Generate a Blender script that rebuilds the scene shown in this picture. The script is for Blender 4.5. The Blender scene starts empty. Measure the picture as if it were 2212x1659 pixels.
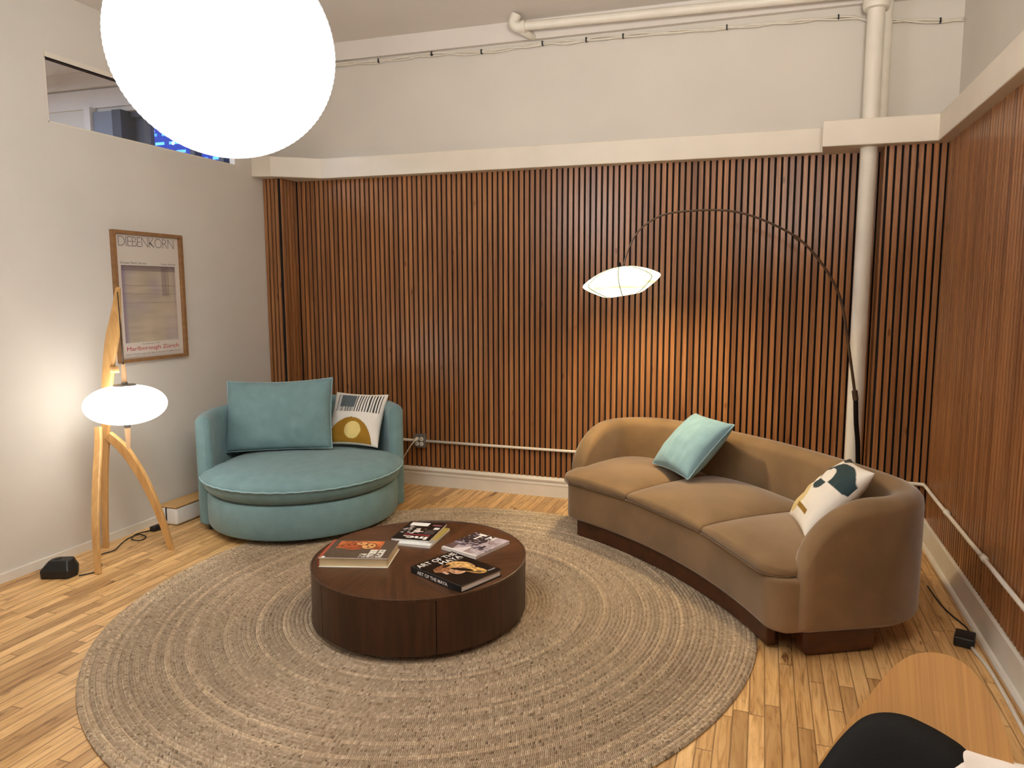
import bpy, math, random
import numpy as np
from mathutils import Vector, Matrix
random.seed(7); rng = np.random.default_rng(7)
C = bpy.context.scene.collection
sc = bpy.context.scene
PI = math.pi

# ------------------------------------------------------------------ camera, view, world
def make_camera():
    f, yaw, pitch, roll = 1529.1, 0.30493, 0.11457, 0.00179
    cy, sy, cp, sp = math.cos(yaw), math.sin(yaw), math.cos(pitch), math.sin(pitch)
    F = Vector((-sy*cp, cy*cp, -sp)); R = Vector((cy, sy, 0)); U = R.cross(F)
    c, s = math.cos(roll), math.sin(roll)
    R, U = c*R + s*U, -s*R + c*U
    cam = bpy.data.cameras.new('camera'); o = bpy.data.objects.new('camera', cam); C.objects.link(o)
    m = Matrix((R, U, -F)).transposed().to_4x4(); m.translation = Vector((0, 0, 1.58)); o.matrix_world = m
    cam.sensor_fit = 'HORIZONTAL'; cam.sensor_width = 36; cam.lens = f/2212*36
    cam.shift_x = -61.0/2212; cam.shift_y = -28.0/2212; cam.clip_start = 0.02
    sc.camera = o
make_camera()
sc.view_settings.view_transform = 'Standard'; sc.view_settings.look = 'None'
sc.view_settings.gamma = 1; sc.view_settings.use_curve_mapping = False
sc.view_settings.exposure = 0.60
sc.cycles.max_bounces = 8; sc.cycles.diffuse_bounces = 5
LANTERN_E, GLOBE_E, SHADE_E = 10.5, 4.8, 7.0
w = bpy.data.worlds.new('world'); sc.world = w; w.use_nodes = True
w.node_tree.nodes['Background'].inputs[0].default_value = (0.02, 0.06, 0.22, 1)
w.node_tree.nodes['Background'].inputs[1].default_value = 0.6
def area(name, loc, size, power, col, rot=(0, 0, 0)):
    l = bpy.data.lights.new(name, 'AREA'); l.size = size; l.energy = power; l.color = col
    o = bpy.data.objects.new(name, l); o.location = loc; o.rotation_euler = rot; C.objects.link(o); return o
# unseen fill lights added behind the camera and in the room beyond the transom
area('office_top_fill', (-1.6, -1.2, 3.42), 1.2, 24, (.95, .97, 1))
area('office_upward_fill', (.3, .2, 2.3), .5, 66, (1, .96, .89), (math.radians(142), 0, math.radians(8))).data.spread = math.radians(120)  # added fill, aimed up to brighten ceiling and upper walls
area('next_room_fill', (-6.2, 2.6, 3.42), 1.0, 130, (.62, .75, 1.0))

# ------------------------------------------------------------------ materials
def srgb(h):
    h = h.lstrip('#'); v = [int(h[i:i+2], 16)/255 for i in (0, 2, 4)]
    return tuple((x/12.92 if x <= .04045 else ((x+.055)/1.055)**2.4) for x in v) + (1,)
def new_mat(name):
    m = bpy.data.materials.new(name); m.use_nodes = True; n = m.node_tree; return m, n, n.nodes['Principled BSDF']
def N(n, t, **k):
    x = n.nodes.new(t)
    for a, b in k.items():
        if a.startswith('i_'):
            key = a[2:]; key = int(key) if key.isdigit() else key
            x.inputs[key].default_value = b
        else: setattr(x, a, b)
    return x
def L(n, a, b): n.links.new(a, b)
def ramp(n, stops):
    r = n.nodes.new('ShaderNodeValToRGB'); e = r.color_ramp.elements
    while len(e) < len(stops): e.new(.5)
    for i, (p, c) in enumerate(stops): e[i].position = p; e[i].color = c
    return r
def math_(n, op, a, b=None, c=None):
    x = n.nodes.new('ShaderNodeMath'); x.operation = op
    for i, v in enumerate((a, b, c)):
        if v is None: continue
        if isinstance(v, (int, float)): x.inputs[i].default_value = v
        else: L(n, v, x.inputs[i])
    return x.outputs[0]
def plain(name, col, rough=.5, var=.06, scale=6, bump=0, bscale=80, metallic=0, sheen=0, spec=.5):
    m, n, b = new_mat(name); c = srgb(col) if isinstance(col, str) else col
    tc = N(n, 'ShaderNodeTexCoord')
    no = N(n, 'ShaderNodeTexNoise', i_Scale=scale, i_Detail=4.0); L(n, tc.outputs['Object'], no.inputs['Vector'])
    r = ramp(n, [(.3, tuple(x*(1-var) for x in c[:3])+(1,)), (.7, tuple(min(1, x*(1+var)) for x in c[:3])+(1,))])
    L(n, no.outputs['Fac'], r.inputs['Fac']); L(n, r.outputs['Color'], b.inputs['Base Color'])
    b.inputs['Roughness'].default_value = rough; b.inputs['Metallic'].default_value = metallic
    b.inputs['Specular IOR Level'].default_value = spec
    if sheen: b.inputs['Sheen Weight'].default_value = sheen; b.inputs['Sheen Roughness'].default_value = .4
    if bump:
        n2 = N(n, 'ShaderNodeTexNoise', i_Scale=bscale, i_Detail=3.0); L(n, tc.outputs['Object'], n2.inputs['Vector'])
        bp = N(n, 'ShaderNodeBump', i_Strength=bump, i_Distance=.004); L(n, n2.outputs['Fac'], bp.inputs['Height']); L(n, bp.outputs['Normal'], b.inputs['Normal'])
    return m
def wood(name, c1, c2, axis='Z', scale=1.0, rough=.4, attr=None, stretch=18, tilt=0, coord='Object'):
    m, n, b = new_mat(name); tc = N(n, 'ShaderNodeTexCoord')
    mp = N(n, 'ShaderNodeMapping'); s = [stretch*scale]*3; s['XYZ'.index(axis)] = scale*1.1
    mp.inputs['Scale'].default_value = s
    if tilt:
        vr = N(n, 'ShaderNodeVectorRotate', rotation_type='X_AXIS'); vr.inputs['Angle'].default_value = tilt; L(n, tc.outputs[coord], vr.inputs['Vector']); L(n, vr.outputs[0], mp.inputs['Vector'])
    else: L(n, tc.outputs[coord], mp.inputs['Vector'])
    no = N(n, 'ShaderNodeTexNoise', i_Scale=1.6, i_Detail=7.0, i_Roughness=.62, i_Distortion=.5); L(n, mp.outputs[0], no.inputs['Vector'])
    st = [(.28, srgb(c1)), (.72, srgb(c2))]
    r = ramp(n, st); L(n, no.outputs['Fac'], r.inputs['Fac']); out = r.outputs['Color']
    if attr:
        at = N(n, 'ShaderNodeAttribute', attribute_name=attr)
        r2 = ramp(n, [(0, (.62, .56, .52, 1)), (.5, (1, 1, 1, 1)), (1, (1.25, 1.2, 1.1, 1))]); L(n, at.outputs['Fac'], r2.inputs['Fac'])
        mx = N(n, 'ShaderNodeMix', data_type='RGBA', blend_type='MULTIPLY'); mx.inputs[0].default_value = 1
        L(n, out, mx.inputs[6]); L(n, r2.outputs['Color'], mx.inputs[7]); out = mx.outputs[2]
        # small knots
        kn = N(n, 'ShaderNodeTexVoronoi', i_Scale=1.0); mk = N(n, 'ShaderNodeMapping'); mk.inputs['Scale'].default_value = (9, 9, 3.2)
        L(n, tc.outputs[coord], mk.inputs['Vector']); L(n, mk.outputs[0], kn.inputs['Vector'])
        kr = ramp(n, [(.05, (.55, .45, .4, 1)), (.1, (1, 1, 1, 1))]); L(n, kn.outputs['Distance'], kr.inputs['Fac'])
        m2 = N(n, 'ShaderNodeMix', data_type='RGBA', blend_type='MULTIPLY'); m2.inputs[0].default_value = 1
        L(n, out, m2.inputs[6]); L(n, kr.outputs['Color'], m2.inputs[7]); out = m2.outputs[2]
    L(n, out, b.inputs['Base Color']); b.inputs['Roughness'].default_value = rough
    bp = N(n, 'ShaderNodeBump', i_Strength=.12, i_Distance=.002); L(n, no.outputs['Fac'], bp.inputs['Height']); L(n, bp.outputs['Normal'], b.inputs['Normal'])
    return m
def emit(name, col, strength):
    m, n, b = new_mat(name); b.inputs['Base Color'].default_value = (.8, .8, .8, 1)
    b.inputs['Emission Color'].default_value = col; b.inputs['Emission Strength'].default_value = strength
    b.inputs['Roughness'].default_value = .7; return m
def print_mat(name, rough=.35):
    m, n, b = new_mat(name); a = N(n, 'ShaderNodeAttribute', attribute_name='Col'); L(n, a.outputs['Color'], b.inputs['Base Color'])
    b.inputs['Roughness'].default_value = rough; return m
def floor_mat():
    m, n, b = new_mat('oak_strip_floor'); tc = N(n, 'ShaderNodeTexCoord'); sx = N(n, 'ShaderNodeSeparateXYZ'); L(n, tc.outputs['Object'], sx.inputs[0])
    X, Y = sx.outputs[0], sx.outputs[1]
    rx = math_(n, 'DIVIDE', X, .057); row = math_(n, 'FLOOR', rx); fx = math_(n, 'FRACT', rx)
    wn = N(n, 'ShaderNodeTexWhiteNoise', noise_dimensions='1D'); L(n, row, wn.inputs['W'])
    ln = math_(n, 'MULTIPLY_ADD', wn.outputs['Value'], .35, .42)
    ty = math_(n, 'DIVIDE', math_(n, 'MULTIPLY_ADD', wn.outputs['Value'], 7.3, Y), ln)
    col = math_(n, 'FLOOR', ty); fy = math_(n, 'FRACT', ty)
    cv = N(n, 'ShaderNodeCombineXYZ'); L(n, row, cv.inputs[0]); L(n, col, cv.inputs[1])
    w2 = N(n, 'ShaderNodeTexWhiteNoise', noise_dimensions='2D'); L(n, cv.outputs[0], w2.inputs['Vector'])
    # grain, offset per plank
    off = N(n, 'ShaderNodeVectorMath', operation='MULTIPLY_ADD'); L(n, w2.outputs['Color'], off.inputs[0]); off.inputs[1].default_value = (13, 29, 7)
    mp = N(n, 'ShaderNodeMapping'); mp.inputs['Scale'].default_value = (26, 2.2, 1); L(n, tc.outputs['Object'], mp.inputs['Vector']); L(n, mp.outputs[0], off.inputs[2])
    g = N(n, 'ShaderNodeTexNoise', i_Scale=1.5, i_Detail=8.0, i_Roughness=.65, i_Distortion=1.3); L(n, off.outputs[0], g.inputs['Vector'])
    gr = ramp(n, [(.25, srgb('#8a5f36')), (.42, srgb('#cb9f66')), (.55, srgb('#e0b67c')), (.75, srgb('#ecc98f'))]); L(n, g.outputs['Fac'], gr.inputs['Fac'])
    pr = ramp(n, [(0, (.60, .54, .48, 1)), (.3, (.84, .80, .75, 1)), (.7, (.98, .97, .95, 1)), (1, (1.1, 1.1, 1.1, 1))]); L(n, w2.outputs['Value'], pr.inputs['Fac'])
    mx = N(n, 'ShaderNodeMix', data_type='RGBA', blend_type='MULTIPLY'); mx.inputs[0].default_value = 1; L(n, gr.outputs['Color'], mx.inputs[6]); L(n, pr.outputs['Color'], mx.inputs[7])
    # mineral streaks and knots
    mp2 = N(n, 'ShaderNodeMapping'); mp2.inputs['Scale'].default_value = (14, 2.6, 1); L(n, tc.outputs['Object'], mp2.inputs['Vector'])
    k = N(n, 'ShaderNodeTexNoise', i_Scale=1.3, i_Detail=5.0, i_Roughness=.6, i_Distortion=.8)
    of2 = N(n, 'ShaderNodeVectorMath', operation='MULTIPLY_ADD'); L(n, w2.outputs['Color'], of2.inputs[0]); of2.inputs[1].default_value = (31, 17, 7); L(n, mp2.outputs[0], of2.inputs[2])
    L(n, of2.outputs[0], k.inputs['Vector'])
    kr = ramp(n, [(.29, (.30, .20, .13, 1)), (.39, (1, 1, 1, 1))]); L(n, k.outputs['Fac'], kr.inputs['Fac'])
    m2 = N(n, 'ShaderNodeMix', data_type='RGBA', blend_type='MULTIPLY'); m2.inputs[0].default_value = 1; L(n, mx.outputs[2], m2.inputs[6]); L(n, kr.outputs['Color'], m2.inputs[7])
    # gaps
    ex = math_(n, 'MULTIPLY', math_(n, 'MINIMUM', fx, math_(n, 'SUBTRACT', 1.0, fx)), .057)
    ey = math_(n, 'MULTIPLY', math_(n, 'MINIMUM', fy, math_(n, 'SUBTRACT', 1.0, fy)), ln)
    e = math_(n, 'MINIMUM', ex, ey)
    er = ramp(n, [(0, (.22, .15, .1, 1)), (.0016, (1, 1, 1, 1))]); L(n, e, er.inputs['Fac'])
    m3 = N(n, 'ShaderNodeMix', data_type='RGBA', blend_type='MULTIPLY'); m3.inputs[0].default_value = .85; L(n, m2.outputs[2], m3.inputs[6]); L(n, er.outputs['Color'], m3.inputs[7])
    L(n, m3.outputs[2], b.inputs['Base Color']); b.inputs['Roughness'].default_value = .38
    bp = N(n, 'ShaderNodeBump', i_Strength=.25, i_Distance=.002); L(n, er.outputs['Color'], bp.inputs['Height']); L(n, bp.outputs['Normal'], b.inputs['Normal'])
    return m
def rug_mat():
    P = .0195
    m, n, b = new_mat('braided_jute'); tc = N(n, 'ShaderNodeTexCoord'); sx = N(n, 'ShaderNodeSeparateXYZ'); L(n, tc.outputs['Object'], sx.inputs[0])
    X, Y = sx.outputs[0], sx.outputs[1]
    r = math_(n, 'SQRT', math_(n, 'ADD', math_(n, 'MULTIPLY', X, X), math_(n, 'MULTIPLY', Y, Y)))
    th = math_(n, 'ARCTAN2', Y, X); rr = math_(n, 'DIVIDE', r, P); ring = math_(n, 'FLOOR', rr); fr = math_(n, 'FRACT', rr)
    arc = math_(n, 'MULTIPLY', th, math_(n, 'MULTIPLY', math_(n, 'ADD', ring, .5), P))
    wn = N(n, 'ShaderNodeTexWhiteNoise', noise_dimensions='1D'); L(n, ring, wn.inputs['W'])
    # braid: mirrored diagonal strands
    ph = math_(n, 'MULTIPLY_ADD', math_(n, 'ABSOLUTE', math_(n, 'SUBTRACT', fr, .5)), 1.3, math_(n, 'DIVIDE', arc, .0078))
    ph = math_(n, 'ADD', ph, math_(n, 'MULTIPLY', wn.outputs['Value'], 5.0))
    sid = math_(n, 'FLOOR', ph); sf = math_(n, 'FRACT', ph)
    cv = N(n, 'ShaderNodeCombineXYZ'); L(n, sid, cv.inputs[0]); L(n, ring, cv.inputs[1])
    L(n, math_(n, 'GREATER_THAN', fr, .5), cv.inputs[2])
    w3 = N(n, 'ShaderNodeTexWhiteNoise', noise_dimensions='3D'); L(n, cv.outputs[0], w3.inputs['Vector'])
    cr = ramp(n, [(0, srgb('#84705a')), (.08, srgb('#ab977c')), (.4, srgb('#b6a188')), (.8, srgb('#c0ab91')), (1, srgb('#d6c4aa'))]); L(n, w3.outputs['Value'], cr.inputs['Fac'])
    # ring tone + slow patches
    cv2 = N(n, 'ShaderNodeCombineXYZ'); L(n, math_(n, 'MULTIPLY', arc, .7), cv2.inputs[0]); L(n, math_(n, 'MULTIPLY', ring, 1.0), cv2.inputs[1])
    sl = N(n, 'ShaderNodeTexNoise', i_Scale=1.0, i_Detail=2.0); L(n, cv2.outputs[0], sl.inputs['Vector'])
    rt = ramp(n, [(.25, (.80, .79, .78, 1)), (.75, (1.22, 1.20, 1.16, 1))]); L(n, sl.outputs['Fac'], rt.inputs['Fac'])
    mx = N(n, 'ShaderNodeMix', data_type='RGBA', blend_type='MULTIPLY'); mx.inputs[0].default_value = 1; L(n, cr.outputs['Color'], mx.inputs[6]); L(n, rt.outputs['Color'], mx.inputs[7])
    # dark fibre clumps
    d = N(n, 'ShaderNodeTexNoise', i_Scale=85.0, i_Detail=2.0, i_Roughness=.6); L(n, tc.outputs['Object'], d.inputs['Vector'])
    dr = ramp(n, [(.27, (.3, .22, .17, 1)), (.34, (1, 1, 1, 1))]); L(n, d.outputs['Fac'], dr.inputs['Fac'])
    m2 = N(n, 'ShaderNodeMix', data_type='RGBA', blend_type='MULTIPLY'); m2.inputs[0].default_value = 1; L(n, mx.outputs[2], m2.inputs[6]); L(n, dr.outputs['Color'], m2.inputs[7])
    rt2 = ramp(n, [(0, (.84, .83, .82, 1)), (.7, (.98, .98, .98, 1)), (1, (1.2, 1.19, 1.15, 1))]); L(n, wn.outputs['Value'], rt2.inputs['Fac'])
    m4 = N(n, 'ShaderNodeMix', data_type='RGBA', blend_type='MULTIPLY'); m4.inputs[0].default_value = 1; L(n, m2.outputs[2], m4.inputs[6]); L(n, rt2.outputs['Color'], m4.inputs[7]); m2 = m4
    L(n, m2.outputs[2], b.inputs['Base Color']); b.inputs['Roughness'].default_value = .75; b.inputs['Specular IOR Level'].default_value = .3
    hs = math_(n, 'MULTIPLY', math_(n, 'SINE', math_(n, 'MULTIPLY', sf, PI)), 1.0)
    hh = math_(n, 'MULTIPLY', hs, math_(n, 'SINE', math_(n, 'MULTIPLY', fr, PI)))
    bp = N(n, 'ShaderNodeBump', i_Strength=.8, i_Distance=.006); L(n, hh, bp.inputs['Height']); L(n, bp.outputs['Normal'], b.inputs['Normal'])
    return m
def table_top_mat():
    m, n, b = new_mat('walnut_sunburst'); tc = N(n, 'ShaderNodeTexCoord'); sx = N(n, 'ShaderNodeSeparateXYZ'); L(n, tc.outputs['Object'], sx.inputs[0])
    th = math_(n, 'ADD', math_(n, 'ARCTAN2', sx.outputs[1], sx.outputs[0]), .62); k = PI/6
    sec = math_(n, 'FLOOR', math_(n, 'DIVIDE', th, k))
    vr = N(n, 'ShaderNodeVectorRotate', rotation_type='Z_AXIS'); L(n, tc.outputs['Object'], vr.inputs['Vector'])
    L(n, math_(n, 'MULTIPLY', sec, -k), vr.inputs['Angle'])
    mp = N(n, 'ShaderNodeMapping'); mp.inputs['Scale'].default_value = (2.2, 34, 1); L(n, vr.outputs[0], mp.inputs['Vector'])
    g = N(n, 'ShaderNodeTexNoise', i_Scale=1.4, i_Detail=6.0, i_Distortion=.6); L(n, mp.outputs[0], g.inputs['Vector'])
    wn = N(n, 'ShaderNodeTexWhiteNoise', noise_dimensions='1D'); L(n, sec, wn.inputs['W'])
    f = math_(n, 'MULTIPLY_ADD', wn.outputs['Value'], .22, math_(n, 'SUBTRACT', g.outputs['Fac'], .11))
    r = ramp(n, [(.25, srgb('#35200f')), (.75, srgb('#613c22'))]); L(n, f, r.inputs['Fac']); L(n, r.outputs['Color'], b.inputs['Base Color'])
    b.inputs['Roughness'].default_value = .36; return m

M = dict(
    wall=plain('painted_wall', '#d2cbc0', .75, .03, 2.0, .08, 40, spec=.25),
    ceil=plain('painted_ceiling', '#dad2ca', .8, .03, 2.0, .1, 30, spec=.2),
    trim=plain('painted_trim', '#ddd3c2', .45, .04, 4.0, .12, 25),
    pipe=plain('painted_pipe', '#ded6c8', .45, .05, 9, .25, 30),
    base=plain('painted_baseboard', '#dcd5c8', .4, .04, 6, .15, 30),
    felt=plain('black_felt', '#0e0a08', .95, .2, 40),
    slat=wood('walnut_slat', '#794a28', '#ad794c', 'Z', 1.0, .30, 'tone', 30),
    floor=floor_mat(), rug=rug_mat(), top=table_top_mat(),
    walnut=wood('walnut_veneer', '#2b180b', '#4b2c17', 'Z', 1.2, .38, None, 16),
    walnutp=wood('walnut_plinth', '#3a2010', '#5e361d', 'X', 1.0, .4, None, 10),
    rubber=wood('rubberwood', '#b98a50', '#dcb072', 'Z', 1.5, .35, None, 10),
    spindle=wood('pale_wood', '#c9a078', '#ddb88e', 'Z', 1.5, .4, None, 10),
    frame=wood('oak_frame', '#7e5a38', '#9c744c', 'Z', 2.0, .4, None, 10),
    lid=wood('bamboo_lid', '#b98d55', '#cfa56c', 'Y', 2.0, .5, None, 14),
    ply=wood('ash_plywood', '#9f7036', '#bc8a46', 'Z', .9, .35, None, 90, tilt=.62),
    teal=plain('teal_wool', '#769395', .9, .07, 14, .35, 420, sheen=.25, spec=.2),
    tealp=plain('teal_piping', '#93b2b8', .9, .08, 60, .3, 300, sheen=.2, spec=.2),
    tealc=plain('pale_teal_linen', '#80a2ac', .9, .07, 14, .35, 420, sheen=.25, spec=.2),
    velvet=plain('tan_velvet', '#7f6547', .8, .20, 3.6, .12, 120, sheen=.55, spec=.15),
    velvetp=plain('tan_velvet_piping', '#6a4f34', .8, .12, 10, .1, 120, sheen=.5, spec=.15),
    black=plain('black_plastic', '#17181a', .45, .1, 20), blackm=plain('black_metal', '#1d1a18', .35, .1, 20, metallic=.6),
    bronze=plain('bronze_metal', '#6a5a4c', .35, .1, 20, metallic=.8),
    blackf=plain('black_leather', '#0c0b0a', .75, .1, 20, .1, 200, spec=.25), white=plain('white_plastic', '#e2dfda', .4, .02, 10),
    steel=plain('galvanised_steel', '#8f8c86', .4, .15, 30, metallic=.7), cablew=plain('white_cable', '#d8d0c2', .5, .05, 30),
    pages=plain('book_pages', '#d8c49a', .8, .12, 3), paper=plain('paper_white', '#e6e2dc', .6, .04, 30),
    redcloth=plain('orange_red_cloth', '#a34a30', .7, .1, 30), ink=plain('dark_ink', '#3a3632', .5, .02, 10), red=plain('red_ink', '#b02a24', .5, .02, 10),
    inkw=plain('white_ink', '#efeae2', .5, .02, 10), prt=print_mat('printed_paper', .3), fabprt=print_mat('printed_fabric', .9),
    ivory=plain('ivory_cotton', '#ded7cc', .9, .05, 14, .35, 300, spec=.2), navy=plain('navy_fabric', '#2c4a60', .9, .07, 14, .3, 300, spec=.2),
)

# ------------------------------------------------------------------ mesh helpers
def link(name, me, mats, parent=None, smooth=False):
    o = bpy.data.objects.new(name, me); C.objects.link(o)
    for m in (mats if isinstance(mats, (list, tuple)) else [mats]): me.materials.append(m)
    if parent is not None: o.parent = parent
    if smooth:
        me.polygons.foreach_set('use_smooth', [True]*len(me.polygons))
        if smooth == 'auto':
            try: me.set_sharp_from_angle(angle=math.radians(38))
            except Exception: pass
    me.update(); return o
def mesh(name, V, Fc, mats, parent=None, smooth=False, mi=None):
    me = bpy.data.meshes.new(name); me.from_pydata([tuple(v) for v in V], [], Fc); me.validate()
    o = link(name, me, mats, parent, smooth)
    if mi: me.polygons.foreach_set('material_index', mi)
    return o
class MB:
    def __init__(s): s.v = []; s.f = []; s.mi = []
    def add(s, V, Fc, mi=0):
        k = len(s.v); s.v += [tuple(v) for v in V]; s.f += [tuple(i+k for i in f) for f in Fc]; s.mi += [mi]*len(Fc); return s
    def box(s, x0, x1, y0, y1, z0, z1, mi=0):
        V = [(x, y, z) for z in (z0, z1) for y in (y0, y1) for x in (x0, x1)]
        return s.add(V, [(0, 2, 3, 1), (4, 5, 7, 6), (0, 1, 5, 4), (2, 6, 7, 3), (0, 4, 6, 2), (1, 3, 7, 5)], mi)
    def build(s, name, mats, parent=None, smooth=False, off=None, rev=False):
        V = s.v if off is None else [(a-off[0], b-off[1], c-off[2]) for a, b, c in s.v]
        return mesh(name, V, s.f, mats, parent, smooth, s.mi if isinstance(mats, (list, tuple)) else None)
def tube(pts, r, seg=12, cap=True, flat=1.0, updir=None):
    pts = [Vector(p) for p in pts]; n = len(pts); rs = r if isinstance(r, (list, tuple)) else [r]*n
    V = []; Fc = []; prev = None
    for i, p in enumerate(pts):
        t = (pts[min(i+1, n-1)]-pts[max(i-1, 0)]).normalized()
        if prev is None:
            a = Vector(updir) if updir else (Vector((0, 0, 1)) if abs(t.z) < .9 else Vector((1, 0, 0)))
            a = (a-t*a.dot(t)).normalized()
        else: a = (prev-t*prev.dot(t)).normalized()
        prev = a; b = t.cross(a); rr = rs[i]; rb = rr*flat if not isinstance(rr, tuple) else rr[1]; ra = rr if not isinstance(rr, tuple) else rr[0]
        for k in range(seg):
            q = 2*PI*k/seg; V.append(tuple(p+a*(ra*math.cos(q))+b*(rb*math.sin(q))))
    for i in range(n-1):
        for k in range(seg): Fc.append((i*seg+k, i*seg+(k+1) % seg, (i+1)*seg+(k+1) % seg, (i+1)*seg+k))
    if cap: Fc.append(tuple(range(seg))[::-1]); Fc.append(tuple((n-1)*seg+k for k in range(seg)))
    return V, Fc
def smoothpath(pts, k=6):
    P = [Vector(p) for p in pts]; P = [2*P[0]-P[1]]+P+[2*P[-1]-P[-2]]; out = []
    for i in range(1, len(P)-2):
        for j in range(k):
            t = j/k; a, b, c, d = P[i-1:i+3]
            out.append(.5*((2*b)+(c-a)*t+(2*a-5*b+4*c-d)*t*t+(3*b-a-3*c+d)*t**3))
    out.append(P[-2]); return out
def lathe(prof, seg=64, cx=0, cy=0, a0=0, a1=2*PI):
    V = []; Fc = []; full = abs(a1-a0-2*PI) < 1e-6; ns = seg if full else seg+1
    for r, z in prof:
        for k in range(ns):
            t = a0+(a1-a0)*k/seg; V.append((cx+r*math.cos(t), cy+r*math.sin(t), z))
    for i in range(len(prof)-1):
        for k in range(seg):
            a = i*ns+k; b = i*ns+(k+1) % ns if full else i*ns+k+1
            c = b+ns; d = a+ns; Fc.append((a, b, c, d))
    if full:
        if prof[0][0] > 1e-4: Fc.append(tuple(range(seg))[::-1])
        if prof[-1][0] > 1e-4: Fc.append(tuple((len(prof)-1)*ns+k for k in range(seg)))
    return V, Fc
def axis_samples(h, r, k, m):
    c = [-h+r*(1-math.cos(PI/2*i/k)) if False else -h+r*i/k for i in range(k)]
    inner = [-(h-r)+2*(h-r)*i/m for i in range(m+1)]
    return c+inner+[-x for x in c[::-1]]
def rbox(hx, hy, hz, r, k=4, m=(6, 6, 2)):
    S = [axis_samples(h, r, k, mm) for h, mm in zip((hx, hy, hz), m)]
    idx = {}; V = []; Fc = []
    def vid(p):
        q = [max(-(h-r), min(h-r, c)) for c, h in zip(p, (hx, hy, hz))]; d = Vector(p)-Vector(q)
        # equal-angle spacing inside corner cells
        d = Vector([math.tan(PI/4*x/r)*r if r > 0 else 0 for x in d])
        if d.length > 1e-9: d = d.normalized()*r
        P = Vector(q)+d; key = tuple(round(c, 6) for c in P)
        if key not in idx: idx[key] = len(V); V.append(tuple(P))
        return idx[key]
    H = (hx, hy, hz)
    for ax in range(3):
        b, c = (ax+1) % 3, (ax+2) % 3
        for sgn in (-1, 1):
            for i in range(len(S[b])-1):
                for j in range(len(S[c])-1):
                    f = []
                    for di, dj in ((0, 0), (1, 0), (1, 1), (0, 1)):
                        p = [0, 0, 0]; p[ax] = sgn*H[ax]; p[b] = S[b][i+di]; p[c] = S[c][j+dj]; f.append(vid(p))
                    if sgn < 0: f = f[::-1]
                    g = []
                    for x in f:
                        if x not in g: g.append(x)
                    if len(g) > 2: Fc.append(tuple(g))
    return V, Fc
def tag(o, label, cat, group=None):
    o['label'] = label; o['category'] = cat
    if group: o['group'] = group
    return o
def thing(name, label, cat, loc=(0, 0, 0), rz=0, group=None, mat=None):
    o = bpy.data.objects.new(name, None); C.objects.link(o); o.empty_display_size = .1
    if mat is not None: o.matrix_world = mat
    else: o.location = loc; o.rotation_euler = (0, 0, rz)
    return tag(o, label, cat, group)
def struct(o): o['kind'] = 'structure'; return o
def colgrid(nx, ny, w, h, fn, zfn=None):
    """grid in local xy (0..w, 0..h), per-vertex colours from fn(u, v arrays) -> (...,3) sRGB 0..1"""
    u, v = np.meshgrid(np.linspace(0, 1, nx+1), np.linspace(0, 1, ny+1)); col = fn(u, v)
    return u, v, col
def set_cols(me, cols):
    c = np.asarray(cols, float).reshape(-1, 3); c = np.where(c <= .04045, c/12.92, ((c+.055)/1.055)**2.4)
    at = me.color_attributes.new('Col', 'FLOAT_COLOR', 'POINT'); a = np.ones((len(c), 4)); a[:, :3] = c
    at.data.foreach_set('color', a.ravel())
def hexf(h): h = h.lstrip('#'); return np.array([int(h[i:i+2], 16)/255 for i in (0, 2, 4)])
def print_sheet(name, w, h, nx, ny, fn, parent, z=0, mat=None, thick=.0006):
    u, v = np.meshgrid(np.linspace(0, 1, nx+1), np.linspace(0, 1, ny+1)); col = fn(u, v)
    V = np.stack([u.ravel()*w, v.ravel()*h, np.full(u.size, z+thick)], 1).tolist(); n1 = nx+1
    Fc = [(j*n1+i, j*n1+i+1, (j+1)*n1+i+1, (j+1)*n1+i) for j in range(ny) for i in range(nx)]
    k = len(V); V += [(0, 0, z), (w, 0, z), (w, h, z), (0, h, z)]; Fc.append((k+3, k+2, k+1, k))
    e = [(0, nx, k, k+1), (nx, n1*n1 if False else ny*n1+nx, k+1, k+2), (ny*n1+nx, ny*n1, k+2, k+3), (ny*n1, 0, k+3, k)]
    for a, b2, c, d in e: Fc.append((c, d, b2, a))
    o = mesh(name, V, Fc, mat or M['prt'], parent)
    set_cols(o.data, np.vstack([col.reshape(-1, 3), np.full((4, 3), .8)])); return o
def text_geo(s, size, shear=0, offset=0, spacing=1.0, align='LEFT', res=3):
    cu = bpy.data.curves.new('t', 'FONT'); cu.body = s; cu.size = size; cu.offset = offset; cu.space_character = spacing
    cu.align_x = align; cu.resolution_u = res; o = bpy.data.objects.new('t', cu); C.objects.link(o)
    dg = bpy.context.evaluated_depsgraph_get(); me = bpy.data.meshes.new_from_object(o.evaluated_get(dg))
    V = [tuple(v.co) for v in me.vertices]; Fc = [tuple(p.vertices) for p in me.polygons]
    bpy.data.objects.remove(o); bpy.data.curves.remove(cu); bpy.data.meshes.remove(me)
    return V, Fc
def put_text(mb, s, x, y, z, width=None, height=None, size=.1, ang=0, mi=0, offset=0, spacing=1.0):
    """lettering in local xy plane at (x,y), baseline direction ang; scaled to width/height of its own box"""
    V, Fc = text_geo(s, size, offset=offset, spacing=spacing)
    if not V: return
    xs = [v[0] for v in V]; ys = [v[1] for v in V]; x0, x1, y0, y1 = min(xs), max(xs), min(ys), max(ys)
    sx = width/(x1-x0) if width else 1; sy = height/(y1-y0) if height else sx
    if not width: sx = sy
    ca, sa = math.cos(ang), math.sin(ang)
    W = []
    for v in V:
        a, b2 = (v[0]-x0)*sx, (v[1]-y0)*sy; W.append((x+a*ca-b2*sa, y+a*sa+b2*ca, z))
    mb.add(W, Fc, mi)

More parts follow.
